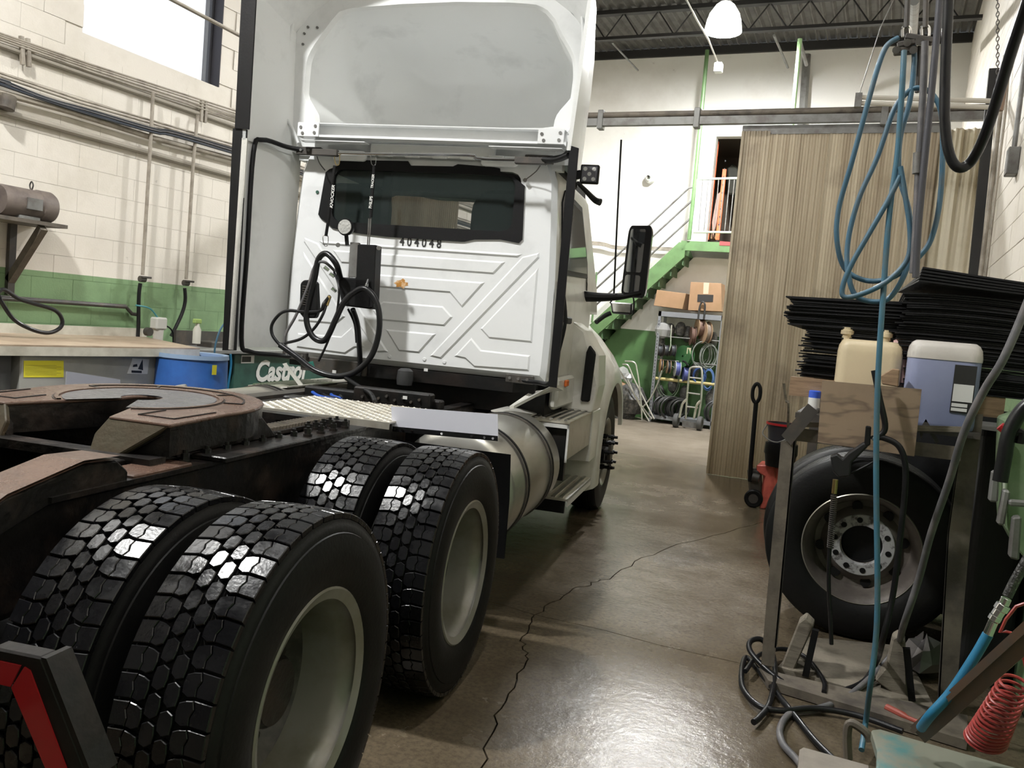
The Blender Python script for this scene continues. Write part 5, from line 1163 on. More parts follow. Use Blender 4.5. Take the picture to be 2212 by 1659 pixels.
def spool(px, py, r, wdt, mf, mw, lab, yaw=0, grp='cable spools on the grey rack'):
    c_ = AY(px, py, RY+.10); s_ = empty('cable_spool', lab, 'spool', c_, grp); s_.rotation_euler = (0, 0, yaw)
    for k in (-1, 1): MB().lathe([(k*wdt/2, .02), (k*wdt/2, r), (k*(wdt/2+.008), r), (k*(wdt/2+.008), .02)], n=24).build('flange', mf, s_, smooth=True)
    MB().lathe([(-wdt/2, r*.8), (-wdt/2+.02, r*.86), (0, r*.84), (wdt/2-.02, r*.86), (wdt/2, r*.8)], n=24).build('wound_cable', mw, s_, smooth=True)
brn = mat('spool_brown', (.36, .24, .15), .7); dkr = mat('red_brown_cable', (.14, .08, .06), .6)
spool(1512, 708, .17, .10, brn, dkr, 'brown spool high on the right of the rack', .5); spool(1524, 718, .20, .09, brn, mat('grey_cable_w', (.2, .16, .13), .6), 'large brown spool at the right end of the top rod', .6); spool(1496, 726, .17, .06, dkr, dkr, 'reddish spool left of the brown ones on the top rod', .4)
for k, px in enumerate((1424, 1438, 1453)): spool(px, 757, .11, .07, DKSTEEL, CABLEBL, ['dark spool at the left of the middle rod', 'dark spool in the middle of the middle rod', 'dark spool at the right of the middle rod'][k], .5)
spool(1428, 790, .12, .03, mat('orange_flange', (.45, .25, .12), .6), CABLEBL, 'orange spool at the left of the lower rod', .4); spool(1444, 793, .12, .05, brn, CABLEBL, 'tan spool on the lower rod', .4)
spool(1463, 797, .14, .08, mat('silver_flange', (.5, .52, .52), .4), mat('blue_cable_w', (.08, .1, .3), .5), 'blue cable spool with pale flange on the lower rod', .4); spool(1481, 808, .14, .08, mat('blue_cable_w', (.08, .1, .3), .5), mat('blue_cable_w', (.08, .1, .3), .5), 'all-blue cable spool right of the pale flanged one', .4)
def coil(px, py, r, n, m, lab, th=.010, ry=.02, sq=1.0, Y=RY+.14, yaw=0, grp='hanging cable coils'):
    c_ = AY(px, py, Y); rd = random.Random(px); pts = []
    for k in range(n*14):
        t_ = 2*pi*k/14; rr_ = r*(1+.10*sin(t_*.37+px)); pts.append((rr_*cos(t_), rd.uniform(-.004, .004)+(k/(n*14)-.5)*ry*2, rr_*sq*sin(t_)))
    o = MB().tube(pts, th, 6, step=2).build('cable_coil', m, smooth=True); o.location = c_; o.rotation_euler = (0, 0, yaw); tag(o, lab, 'coil', grp); return o
coil(1514, 765, .17, 5, mat('grey_wire', (.22, .24, .22), .5), 'large grey wire coil on the right of the middle rod', .009, .10, 1.3, yaw=.5); coil(1530, 770, .15, 4, mat('grey_wire', (0, 0, 0)), 'second grey wire coil nearest the partition', .009, .08, 1.4, yaw=.6)
coil(1511, 812, .11, 5, mat('bright_blue_wire', (.04, .09, .28), .5), 'blue cable coil hanging beside the hand truck', .010, .05, 1.3); coil(1530, 820, .09, 6, mat('sky_wire', (.08, .16, .36), .5), 'light blue cable coil hanging nearest the partition', .011, .04, 2.0)
coil(1440, 880, .22, 7, mat('black_cable', (.03, .03, .03), .5), 'heavy black cable coil at the left of the rack bottom', .018, .16, .85, yaw=.9); coil(1462, 882, .19, 6, mat('black_cable', (0, 0, 0)), 'heavy black cable coil behind the hand truck wheel', .018, .14, .9, yaw=.8); coil(1545, 890, .17, 6, mat('black_cable', (0, 0, 0)), 'black cable coil standing against the partition edge', .018, .12, 1.1, yaw=.6)
coil(1445, 825, .19, 3, mat('greenish_wire', (.10, .14, .09), .5), 'thin greenish wire coil hanging under the lower rod', .007, .05, 1.5)
spool(1480, 770, .20, .10, mat('green_flange', (.03, .11, .035), .6), mat('green_flange', (0, 0, 0)), 'large green spool behind the middle rod', .9)
pb = MB(); rd = random.Random(3); 
for i in range(1): pb.lathe([(-.16, .02), (-.12, .12), (0, .15), (.1, .12), (.14, .04)], ax='z', n=9)
b_ = pb.build('plastic_bag', PLASTICB); b_.location = AY(1432, 712, RY+.1); tag(b_, 'clear plastic bag hanging at the upper left of the rack', 'bag')
tag(MB().box(AY(1488, 758, RY-.02), (.07, .01, .11)).build('tan_tag', mat('tan_paper', (.55, .5, .35), .6)), 'tan paper tag hanging from the middle rod', 'tag')
for (x, y, lab) in ((1447, 715, 'dark bundle of parts hanging behind the top rod at left'), (1470, 712, 'dark bundle of parts hanging in the middle of the top rod')):
    tag(MB().lathe([(-.14, .02), (-.1, .08), (.05, .1), (.12, .06), (.14, .02)], ax='z', n=12, c=AY(x, y, RY+.2)).build('parts_bundle', mat('dark_bundle', (.05, .05, .05), .5, col2=(.16, .15, .14), scale=22), smooth=True), lab, 'bundle')
for (x, y, h, lab) in ((1428, 745, .13, 'dark wound cable bundle at the left end of the middle rod'), (1485, 722, .15, 'dark cable bundle hanging beside the reddish spool'), (1500, 800, .16, 'dark cable bundle behind the frame of the hand truck'), (1455, 830, .17, 'dark cable bundle hanging below the yellow rod'), (1540, 735, .15, 'dark cable bundle at the right end of the top rod'), (1478, 850, .15, 'dark cable bundle hanging low behind the hand truck'), (1536, 860, .17, 'dark cable bundle low beside the partition edge'), (1425, 850, .16, 'dark cable bundle low at the left upright of the rack')):
    tag(MB().lathe([(-h, .02), (-h*.7, h*.5), (0, h*.62), (h*.6, h*.45), (h, .03)], ax='z', n=11, c=AY(x, y, RY+.28)).build('cable_bundle', mat('dark_bundle', (0, 0, 0)), smooth=True), lab, 'bundle')
pipe('bright_strip', 'bright curved metal strip hanging at the left of the rack', [AY(1451, 702, RY), AY(1449, 728, RY), AY(1449, 746, RY), AY(1446, 758, RY)], .012, CHROME, 'strip')
# cardboard boxes on the rack
def carton(name, label, px4, Y, dep, hole=None):
    a = [AY(x, y, Y) for x, y in px4]; o0 = a[3]; e = empty(name, label, 'box', o0)
    MB().prism([p-o0 for p in a], (dep[0], dep[1], 0)).build('carton_body', CARD, e, bevel=.004)
    return e, o0
e, o0 = carton('cardboard_box', 'smaller closed cardboard box at the left on top of the rack', [(1419, 626), (1482, 634), (1474, 668), (1412, 660)], RY, (.05, .38))
e, o0 = carton('cardboard_box', 'taller cardboard box with a square hand hole on top of the rack', [(1492, 609), (1558, 612), (1559, 673), (1486, 670)], RY-.02, (0, .38))
MB().prism([AY(x, y, RY-.026)-o0 for x, y in ((1507, 636), (1541, 637), (1540, 652), (1506, 652))], (0, .005, 0)).build('hand_hole', INK, e)
MB().prism([AY(x, y, RY-.024)-o0 for x, y in ((1520, 610), (1532, 611), (1530, 635), (1519, 635))], (0, .003, 0)).build('tape', mat('clear_tape', (.65, .5, .38), .15), e)
pipe('cable_loop', 'black cable loop standing up in front of the cardboard box', [AY(1508, 690, RY-.06), AY(1511, 665, RY-.06), AY(1517, 652, RY-.06), AY(1523, 660, RY-.06), AY(1520, 690, RY-.06)], .016, mat('black_cable', (0, 0, 0)), 'cable', smooth=True)
# hand truck
HY = 14.75
ht = empty('hand_truck', 'grey tubular hand truck with two black wheels in front of the rack', 'hand truck', AZ(1490, 922, 0)); h0 = AZ(1490, 922, 0)
def hp(x, y, dy=0): return AY(x, y, HY+dy)-h0
MB().tube([hp(1481, 905), hp(1484, 860), hp(1489, 806), hp(1493, 794), hp(1506, 793), hp(1516, 800), hp(1515, 860), hp(1507, 910)], .018, 8, step=3).build('frame', ALU, ht, smooth=True)
MB().tube([hp(1487, 790), hp(1480, 782), hp(1474, 780)], .018, 8).build('handle_grip', BLACK, ht, smooth=True)
for (a, b) in (((1488, 815), (1515, 818)), ((1483, 848), (1512, 852)), ((1481, 878), (1508, 881))): MB().tube([hp(*a), hp(*b)], .014, 8, smooth=False).build('cross_bar', ALU, ht)
for pts in (((1484, 862), (1474, 873), (1468, 902)), ((1513, 866), (1505, 876), (1499, 905))): MB().tube([hp(x, y, -.12) for x, y in pts], .022, 8, step=3).build('wheel_guard', ALU, ht, smooth=True)
for (x, y) in ((1461, 905), (1512, 912)):
    wc = hp(x, y, -.05); wc.z = .125
    w_ = MB().lathe([(-.035, .06), (-.045, .10), (-.035, .122), (0, .127), (.035, .122), (.045, .10), (.035, .06)], c=wc, n=28, ax='x').build('wheel', mat('dusty_tyre', (.07, .07, .07), .7), ht, smooth=True)
    MB().lathe([(-.03, .001), (-.032, .06), (.032, .06), (.03, .001)], c=wc, n=20, ax='x').build('wheel_hub', DKSTEEL, w_)
MB().prism([hp(1474, 908), hp(1506, 914), hp(1506, 926), hp(1474, 921)], (0, -.02, 0)).build('toe_plate', STEEL, ht)
# leaning aluminium tube frames
for i, (pts, lab) in enumerate((([(1350, 780), (1370, 783), (1376, 800), (1383, 850), (1387, 908)], 'bent aluminium tube with black grip standing nearest the rack'), ([(1345, 787), (1357, 790), (1368, 815), (1390, 860), (1413, 905)], 'aluminium tube leaning right with curved top'), ([(1338, 800), (1360, 835), (1385, 875), (1408, 905)], 'straight aluminium tube leaning behind the front fender'), ([(1430, 800), (1420, 830), (1405, 860), (1388, 880)], 'thin grey tube leaning left against the rack'), ([(1356, 820), (1375, 862), (1402, 910)], 'short inner aluminium tube of the leaning bundle'))):
    pipe('leaning_tube', lab, [AY(x, y, 14.7+.05*i) for x, y in pts], .014, ALU, 'tube', 'aluminium tubes leaning by the rack', True)
for i, (x, y, r_, m_, lab) in enumerate(((1345, 805, .12, PLASTICB, 'crumpled clear plastic bundle among the leaning tubes'), (1356, 815, .09, PLASTICB, 'smaller clear plastic bundle among the leaning tubes'), (1343, 838, .12, CARD, 'crumpled brown carton behind the leaning tubes'), (1360, 860, .3, mat('dark_bundle', (.05, .05, .05)), 'dark covered machine behind the leaning tubes'), (1338, 875, .32, mat('dark_bundle', (.05, .05, .05)), 'dark covered heap beside the front wheel'))):
    a = AY(x, y, 15.2); rd = random.Random(i); m_b = MB().lathe([(-r_*1.1, .01), (-r_*.9, r_*.8), (0, r_), (r_*.7, r_*.7), (r_, .01)], ax='z', n=9)
    m_b.v = [Vector((p.x*(1+rd.uniform(-.2, .2)), p.y*(1+rd.uniform(-.2, .2)), p.z)) for p in m_b.v]; o = m_b.build('wrapped_bundle', m_); o.location = a; tag(o, lab, 'bundle')
# ============================================================ PALLET JACK, BUCKET
pj = empty('pallet_jack', 'red pallet jack with a black upright handle beside the partition', 'pallet jack', AZ(1640, 1098, 0)); j0 = AZ(1640, 1098, 0); JY = j0.y
def jp(x, y, dy=0): return AY(x, y, JY+dy)-j0
MB().tube([jp(1633, 872), jp(1628, 930), jp(1622, 1000), jp(1620, 1040)], .022, 10, smooth=False).build('handle_shaft', BLACK, pj, smooth=True)
MB().tube([jp(1633, 870), jp(1626, 860), jp(1627, 840), jp(1635, 829), jp(1642, 838), jp(1641, 858)], .018, 10, closed=True).build('grip_loop', BLACK, pj, smooth=True)
MB().prism([jp(1634, 1004), jp(1673, 1006), jp(1676, 1050), jp(1652, 1100), jp(1640, 1099), jp(1652, 1030), jp(1634, 1018)], (0, .35, 0)).build('red_body', SALMON, pj, bevel=.01)
MB().bb((.0, .1, .06), (.55, .75, .12)).build('fork', SALMON, pj, bevel=.01)
MB().prism([jp(1613, 1012), jp(1642, 1014), jp(1645, 1075), jp(1618, 1068)], (0, .12, 0)).build('hydraulic_unit', DKSTEEL, pj, bevel=.02)
MB().cyl(jp(1625, 1030, -.02), jp(1640, 1034, -.02), .04, 16).build('pump_cylinder', DKSTEEL, pj, smooth=True)
wc = jp(1628, 1078); wc.z = .088
MB().bb((.0, .02, .12), (.42, .5, AY(1675, 1008, JY).z)).build('load_block', SALMON, pj, bevel=.02)
w_ = MB().lathe([(-.03, .03), (-.035, .075), (-.025, .088), (.025, .088), (.035, .075), (.03, .03)], c=wc, ax='y', n=28).build('steer_wheel', BLACK, pj, smooth=True)
MB().lathe([(-.034, .001), (-.036, .045), (.036, .045), (.034, .001)], c=wc, ax='y', n=20).build('wheel_hub', DKSTEEL, w_)
BY = 8.35
bk = empty('bucket_stack', 'black bucket with red rim and wire handle standing on the red pallet jack', 'bucket', AY(1674, 1090, BY)); b0 = AY(1674, 1090, BY); b0.z = 0; bk.location = b0
def bz_(x, y): return AY(x, y, BY)-b0
zr, zb_ = bz_(1675, 912).z, bz_(1675, 955).z; r_ = .15; zj = bz_(1675, 1006).z
MB().lathe([(zb_, .001), (zb_, r_*.85), (zr, r_), (zr, r_-.01), (zb_+.02, r_*.8)], ax='z', n=32).build('pail', mat('dark_pail', (.03, .03, .04), .4), bk, smooth=True)
MB().lathe([(zr-.02, r_), (zr-.02, r_+.012), (zr, r_+.012), (zr, r_-.01)], ax='z', n=32).build('red_rim', RED, bk, smooth=True)
MB().tube([(-r_, 0, zr-.03), (-r_-.02, -.1, zr-.12), (-.02, -r_-.04, zr-.17), (r_, -.06, zr-.05)], .006, 6).build('wire_handle', STEEL, bk, smooth=True)
MB().lathe([(zj, .001), (zj, .13), (zb_-.12, .145), (zb_-.10, .155), (zb_-.005, .15), (zb_-.005, .001)], ax='z', n=32).build('lower_drum', BLACK, bk, smooth=True)
tag(MB().tube([AY(1693, 828, 6.8), AY(1698, 865, 6.8), AY(1703, 900, 6.8), AZ(1690, 1150, 0.0)], .010, 8).build('brush_handle', PALEWOOD, smooth=True), 'thin wooden stick standing behind the rack corner', 'stick')
# ============================================================ RIGHT-HAND TYRE RACK
QY = 4.05
R0 = Vector((-.37, QY, 0))
tk_ = empty('tyre_rack', 'improvised angle-iron rack at right holding black sheets, jugs and a wheel', 'rack', R0)
def rp(x, y, Y=QY): return AY(x, y, Y)-R0
def poly(px, Y, dep, name, m, par, o=None, bevel=0, zfix=None):
    o = R0 if o is None else o
    return MB().prism([AY(x, y, Y)-o for x, y in px], (0, dep, 0)).build(name, m, par, bevel=bevel)
poly([(1687, 952), (1717, 953), (1676, 1400), (1672, 1440), (1644, 1436), (1652, 1340)], QY, .006, 'front_post', BROWNST, tk_)
MB().prism([rp(1717, 953), rp(1676, 1400), rp(1676, 1400)+Vector((0, .06, 0)), rp(1717, 953)+Vector((0, .06, 0))], (-.006, 0, 0)).build('post_flange', DKSTEEL, tk_)
poly([(2084, 895), (2124, 895), (2098, 1130), (2076, 1380), (2064, 1530), (2026, 1530), (2048, 1150)], QY+.12, .006, 'front_post', BROWNST, tk_)
MB().prism([rp(2082, 895, QY+.12), rp(2047, 1150, QY+.12), rp(2026, 1530, QY+.12), rp(2026, 1530, QY+.12)+Vector((0, .07, 0)), rp(2082, 895, QY+.12)+Vector((0, .07, 0))], (.006, 0, 0)).build('post_flange', DKSTEEL, tk_)
for X_, Y_ in ((-.38, 5.98), (.62, 5.98)): MB().bb((X_-R0.x-.03, Y_-QY-.03, 0), (X_-R0.x+.03, Y_-QY+.03, 1.4)).build('rear_post', DKSTEEL, tk_)
poly([(1710, 923), (2075, 966), (2075, 996), (1710, 951)], QY+.03, .01, 'front_rail', BROWNST, tk_)
poly([(1688, 940), (1708, 962), (1768, 890), (1745, 872)], QY-.01, .02, 'corner_brace', DKSTEEL, tk_)
poly([(1715, 911), (2084, 922), (2080, 934), (1715, 922)], QY+.02, .01, 'jug_shelf_rail', PALEWOOD, tk_)
zs = rp(1985, 921).z
MB().bb((0.02, .05, zs-.03), (.78, .62, zs-.005)).build('jug_shelf', DKSTEEL, tk_)
zm = AY(1719, 814, 4.25).z
for a_, b_2 in (((-.40, 4.22), (.50, 4.30)), ((-.40, 5.0), (.50, 5.08))): MB().bb((a_[0]-R0.x, a_[1]-QY, zm-.09), (b_2[0]-R0.x, b_2[1]-QY, zm)).build('timber_bearer', WOOD, tk_)
poly([(1985, 930), (2000, 905), (2030, 955), (2022, 960), (1999, 920), (1990, 950)], QY+.06, .02, 'truss_strut', DKSTEEL, tk_)
# black sheets in two stacks
def sheet_mesh(w_, d_, th, sag, seed):
    rd = random.Random(seed); mb = MB(); n = 7; T_ = []; B_ = []
    for i in range(n):
        u = -1+2*i/(n-1); dz_ = -sag*u*u+rd.uniform(-.0008, .0008)
        T_.append((u*w_/2, dz_+th)); B_.append((u*w_/2, dz_))
    vs = []
    for y in (-d_/2, d_/2):
        vs += [(x, y, z) for x, z in T_]+[(x, y, z) for x, z in reversed(B_)]
    m = 2*n; mb.add(vs, [tuple(range(m-1, -1, -1)), tuple(range(m, 2*m))]+[(i, (i+1) % m, m+(i+1) % m, m+i) for i in range(m)])
    return mb.mesh('sheet', SHEET)
sm = [sheet_mesh(.60, .74, .0065, s_, k) for k, s_ in enumerate((.000, .004, .009, .014))]
rd = random.Random(11)
def stack(xc, yc, z0, z1, lab, grp, tilt, wide_from, xs_, sagk):
    z = z0; n = int((z1-z0)/.0085)
    for k in range(n):
        z = z0+(z1-z0)*k/n; f = k/n
        o = inst('rubber_sheet', sm[min(3, int(sagk(f)))], None, (xc+xs_(f)+rd.uniform(-.012, .012), yc+rd.uniform(-.02, .02), z+rd.uniform(0, .001)), (rd.uniform(-.004, .004), tilt*f+rd.uniform(-.008, .008), rd.uniform(-.03, .03)))
        o.scale = ((.93 if f < wide_from else 1.05)+rd.uniform(-.015, .015), 1, 1); tag(o, lab, 'rubber sheet', grp)
z1 = AY(1800, 650, 4.6).z; stack(-.14+.02, 4.66, zm+.002, z1, 'flat black rubber sheet in the left stack on the timber bearers', 'left stack of black sheets', -.01, .62, lambda f: .03 if f < .62 else -.02, lambda f: 0)
z2 = AY(2050, 640, 4.6).z; stack(.43, 4.60, zm+.002, z2-.02, 'flat black rubber sheet in the taller right stack below the wall plate', 'right stack of black sheets', .05, .0, lambda f: -.04+.02*sin(f*9)-.04*f, lambda f: 1+2.8*f)
for k in range(5):
    o = inst('rubber_sheet', sm[0], None, (.36+.01*k, 4.56, z2+.004+.012*k), (.0, .07+.01*k, .1-.02*k)); o.scale = (1.0, 1.05, 1.2); tag(o, 'loose black rubber sheet lying askew on top of the right stack', 'rubber sheet', 'loose top sheets')
# plywood
pl_ = MB().prism([AY(x, y, QY-.05)-AY(1770, 955, QY-.05) for x, y in ((1776, 822), (1991, 841), (1975, 986), (1766, 955))], (0, .015, 0)).build('plywood_board', PLY); pl_.location = AY(1770, 955, QY-.05)
tag(pl_, 'grained plywood board fixed to the front of the rack below the jugs', 'board')
# jugs
def jug(label, px4, Y, dep, m, r_=.035, band_=None):
    a = [AY(x, y, Y) for x, y in px4]; x0, x1_ = (a[0].x+a[3].x)/2, (a[1].x+a[2].x)/2; zt_ = (a[0].z+a[1].z)/2; zb2 = min(a[2].z, a[3].z)
    o = Vector(((x0+x1_)/2, Y+dep/2, zb2)); e = empty('plastic_jug', label, 'jug', o); hw = (x1_-x0)/2
    sec_ = rrect(-hw, hw, -dep/2, dep/2, min(.05, dep*.3), 4); H_ = zt_-zb2; n = len(sec_); mb = MB(); pv = None
    for k, z in ((.90, 0), (.98, .012), (1, .03), (1, H_*.5), (1, H_-.06), (.97, H_-.03), (.90, H_-.01), (.80, H_)):
        cur = [(x*k, y*k, z) for x, y in sec_]
        if pv: mb.strip(pv, cur, closed=True)
        else: mb.add(cur, [tuple(range(n))])
        pv = cur
    mb.add(pv, [tuple(range(n))]); mb.build('jug_body', m, e, smooth=True, angle=50)
    return e, H_, hw
eA, HA, wA = jug('yellowed empty plastic jug behind the plywood board', [(1806, 733), (1946, 737), (1944, 905), (1796, 905)], QY+.14, .22, JUG)
for x_ in (-.11, .06): MB().lathe([(HA-.01, .022), (HA+.02, .024), (HA+.022, .03), (HA+.04, .03), (HA+.042, .024), (HA+.055, .024)], c=(x_, 0, 0), ax='z', n=16).build('jug_neck', JUG, eA, smooth=True)
eB, HB, wB = jug('pink plastic jug squeezed between the yellowed jug and the blue one', [(1915, 731), (1985, 733), (1985, 905), (1915, 905)], QY+.20, .25, JUGP)
eC, HC, wC = jug('large jug half full of blue liquid with a torn label', [(1957, 736), (2120, 742), (2116, 927), (1952, 921)], QY+.06, .28, JUGB)
sc_ = rrect(-wC-.0025, wC+.0025, -.1425, .1425, .052, 4); mb = MB(); z_a = HC*.80
mb.strip([(x, y, z_a) for x, y in sc_], [(x, y, HC-.058) for x, y in sc_], closed=True); pv = [(x, y, HC-.058) for x, y in sc_]
for k, z in ((.97, HC-.027), (.90, HC-.007), (.80, HC+.003)):
    cur = [(x*k, y*k, z) for x, y in sc_]; mb.strip(pv, cur, closed=True); pv = cur
mb.add(pv, [tuple(range(len(pv)))]); mb.build('empty_top', JUGW, eC, smooth=True, angle=50)
lx0, lx1, lz0, lz1 = wC*.28, wC*.86, HC*.22, HC*.76
MB().bb((lx0, -.1445, lz0), (lx1, -.1405, lz1)).build('dark_label', INK, eC)
MB().bb((lx0+.004, -.147, lz0+.05), (lx1-.004, -.1445, lz0+.125)).build('label_panel', PAPER, eC)
MB().bb((lx0+.004, -.147, lz0+.008), (lx1-.02, -.1445, lz0+.022)).build('label_strip', PAPER, eC); MB().bb((lx0+.004, -.147, lz0+.027), (lx1-.02, -.1445, lz0+.042)).build('label_strip', PAPER, eC)
tag(MB().prism([AY(x, y, QY) for x, y in ((1902, 812), (1927, 796), (1944, 798), (1940, 836), (1905, 830))], (0, .05, 0)).build('timber_offcut', WOOD, bevel=.004), 'small timber offcut resting on the plywood against the yellowed jug', 'block')
cn_ = empty('spray_can', 'blue and white can standing behind the rack corner brace', 'can', AY(1757, 880, QY+.16))
cz = AY(1757, 845, QY+.16).z-AY(1757, 880, QY+.16).z
MB().lathe([(0, .001), (0, .027), (cz*.6, .027)], ax='z', n=20).build('can_base', PAPER, cn_, smooth=True); MB().lathe([(cz*.6, .027), (cz, .027), (cz+.004, .022), (cz+.004, .001)], ax='z', n=20).build('can_top', mat('can_blue', (.05, .12, .6), .4), cn_, smooth=True)
# wheels held in the rack
wx = AY(1863, 1156, 4.89); WZ = wx.z
def rtyre(lab, loc, rot, withrim):
    e = empty('wheel_assembly' if withrim else 'worn_tyre_casing', lab, 'wheel' if withrim else 'tyre', loc); e.rotation_euler = rot
    pr = [(-.105, .290), (-.128, .31), (-.142, .38), (-.138, .43), (-.128, .465), (-.120, .492)]
    tr_ = [(-.112, .500)]
    for g0 in (-.085, -.045, -.004, .037, .077): tr_ += [(g0-.002, .507), (g0, .494), (g0+.008, .494), (g0+.010, .507)]
    tr_ += [(.112, .500)]
    MB().lathe(pr+tr_+[(-a, r_) for a, r_ in reversed(pr)], n=88).build('tyre', SIDEW if withrim else mat('dusty_rubber', (.035, .034, .033), .7), e, smooth=True, angle=50)
    for r_ in (.34, .40, .445): MB().lathe([(.1425-.35*abs(r_-.385), r_-.003), (.1445-.35*abs(r_-.385), r_), (.1425-.35*abs(r_-.385), r_+.003)], n=72).build('sidewall_ring', mat('dusty_rubber', (0, 0, 0)), e, smooth=True)
    if withrim:
        wr_ = MB().lathe([(.105, .288), (.118, .292), (.128, .302), (.124, .306), (.128, .300), (.118, .286), (.10, .274), (.07, .262), (.03, .255), (.0, .245), (-.005, .215), (.02, .185), (.03, .165), (.03, .150)], n=72).build('rim', mat('rusty_rim', (.10, .085, .075), .55, col2=(.16, .14, .12), scale=7, metal=.2), e, smooth=True)
        MB().lathe([(.122, .296), (.130, .302), (.126, .307), (.122, .305)], n=72).build('rim_edge', mat('worn_rim_edge', (.38, .36, .30), .35, metal=.6), wr_, smooth=True)
        MB().lathe([(.031, .172), (.036, .168), (.036, .112), (.028, .108), (.0, .108)], n=48).build('bolt_ring', mat('chalky_metal', (.42, .42, .42), .6, col2=(.10, .09, .09), scale=22, lo=.5, hi=.62), wr_, smooth=True)
        hm = MB().cyl((.032, 0, .141), (.0385, 0, .141), .0155, 14).mesh('bolt_hole', BLACK)
        for k in range(10): inst('bolt_hole', hm, wr_, (0, 0, 0), (2*pi*k/10+.15, 0, 0))
        hh = MB().cyl((.000, 0, .215), (.012, 0, .213), .028, 16).mesh('hand_hole', BLACK)
        for k in range(8): inst('hand_hole', hh, wr_, (0, 0, 0), (2*pi*k/8+.2, 0, 0))
        MB().lathe([(-.02, .001), (-.02, .10), (.0, .107)], n=32).build('centre_bore', BLACK, wr_)
    return e
z_t = .56
rtyre('truck wheel with rusty disc rim standing in the rack', Vector((wx.x, 5.02, .518)), (0, radians(3), radians(-90)), True)
rtyre('worn bare tyre standing behind the wheel in the rack', Vector((-.06, 5.38, .517)), (0, radians(2), radians(-88)), False)
# dolly below the wheel
dl = empty('wheel_dolly', 'low pale timber and steel stand under the wheel in the rack', 'stand', Vector((.05, 4.6, 0)))
D0 = Vector((.05, 4.6, 0))
MB().prism([AZ(x, y, .03)-D0 for x, y in ((1740, 1375), (1950, 1395), (2020, 1530), (1900, 1505), (1680, 1440))], (0, 0, -.025)).build('base_board', PALEWOOD, dl)
for (pts) in (((1725, 1345), (1740, 1334), (1758, 1352), (1712, 1455), (1684, 1448)), ((1928, 1380), (1942, 1372), (1956, 1385), (1960, 1510), (1930, 1500), (1890, 1470), (1915, 1440))):
    MB().prism([AY(x, y, 4.2)-D0 for x, y in pts], (0, .10, 0)).build('cradle_arm', PALEWOOD, dl, bevel=.006)
for (a_, b_2) in (((1762, 1360), (1740, 1460)), ((1958, 1400), (1970, 1512))): MB().bar(AY(*a_, 4.15)-D0, AY(*b_2, 4.15)-D0, .03, .03).build('steel_leg', BLACK, dl)
MB().prism([AZ(x, y, .045)-D0 for x, y in ((1640, 1440), (1690, 1455), (2090, 1545), (2090, 1600), (1660, 1470))], (0, 0, -.04)).build('base_rail', BROWNST, dl)
cr_ = MB(); rd = random.Random(2)
cg = AZ(1990, 1440, .05)
m_b = MB().lathe([(0, .09), (.05, .085), (.12, .06), (.15, .01)], ax='z', n=11); m_b.v = [Vector((p.x*(1+rd.uniform(-.3, .3)), p.y*(1+rd.uniform(-.3, .3)), p.z*(1+rd.uniform(-.2, .2)))) for p in m_b.v]
o = m_b.build('crumpled_foil', mat('dirty_foil', (.16, .15, .15), .3, metal=.6)); o.location = cg; tag(o, 'crumpled dark foil lying on the board beside the rack post', 'foil')
# added black sheet and box standing in for the shade behind the right post
tag(MB().bb((.08, 5.74, .02), (.73, 5.755, 1.30)).build('shade_sheet', SHEET), 'black sheet added as shade behind the wheel at the back of the rack', 'mat')
bn = empty('shade_box', 'tall black box added as shade behind the right rack post', 'bin', (.60, 5.0, 0))
MB().prism([(x, y, 0) for x, y in rrect(-.12, .12, -.35, .35, .05)], (0, 0, 1.22)).build('shade_box_body', mat('shade_black', (.008, .008, .008), .7), bn); MB().prism([(x, y, 1.22) for x, y in rrect(-.13, .13, -.36, .36, .05)], (0, 0, .03)).build('shade_box_lid', BLACK, bn)
# pressure washer gun
gn = empty('washer_gun', 'black trigger gun with brass fitting hanging in front of the wheel', 'gun', AY(1830, 980, QY-.14)); g0 = AY(1830, 980, QY-.14)
def gp_(x, y, dy=0): return AY(x, y, QY-.14+dy)-g0
MB().prism([gp_(x, y) for x, y in ((1793, 985), (1808, 980), (1820, 990), (1832, 978), (1866, 955), (1878, 962), (1840, 1000), (1836, 1030), (1812, 1033), (1798, 1018))], (0, .05, 0)).build('gun_body', mat('gun_black', (.012, .012, .013), .4), gn, bevel=.008, seg=2)
MB().prism([gp_(1870, 920), gp_(1882, 922), gp_(1880, 962), gp_(1866, 966)], (0, .03, 0)).build('lance_socket', BLACK, gn, bevel=.004)
MB().tube([gp_(1832, 1008, .02), gp_(1850, 998, .02), (gp_(1888, 995, .02)), gp_(1860, 1012, .02), gp_(1838, 1022, .02)], .005, 8).build('trigger', BLACK, gn, smooth=True)
MB().cyl(gp_(1805, 1036, .02), gp_(1802, 1066, .02), .012, 12).build('brass_fitting', mat('brass', (0, 0, 0)), gn, smooth=True)
MB().tube([gp_(1884, 950, .02), gp_(1890, 945, .02)], .014, 10, smooth=False).build('metal_collar', CHROME, gn)
sg = MB(); a_, b_2 = gp_(1802, 1070, .02), gp_(1793, 1185, .02)
for k in range(26): c_ = a_+(b_2-a_)*(k/26); sg.cyl(c_, c_+(b_2-a_)*(1/52), .0145, 10)
tag(sg.build('spring_guard', DKSTEEL, gn), kind='stuff')
MB().tube([gp_(1800, 1068, .02), gp_(1792, 1185, .02), gp_(1790, 1260, .02), gp_(1794, 1340, .02), gp_(1796, 1392, .02)], .009, 8).build('gun_hose', HBLACK, gn, smooth=True)
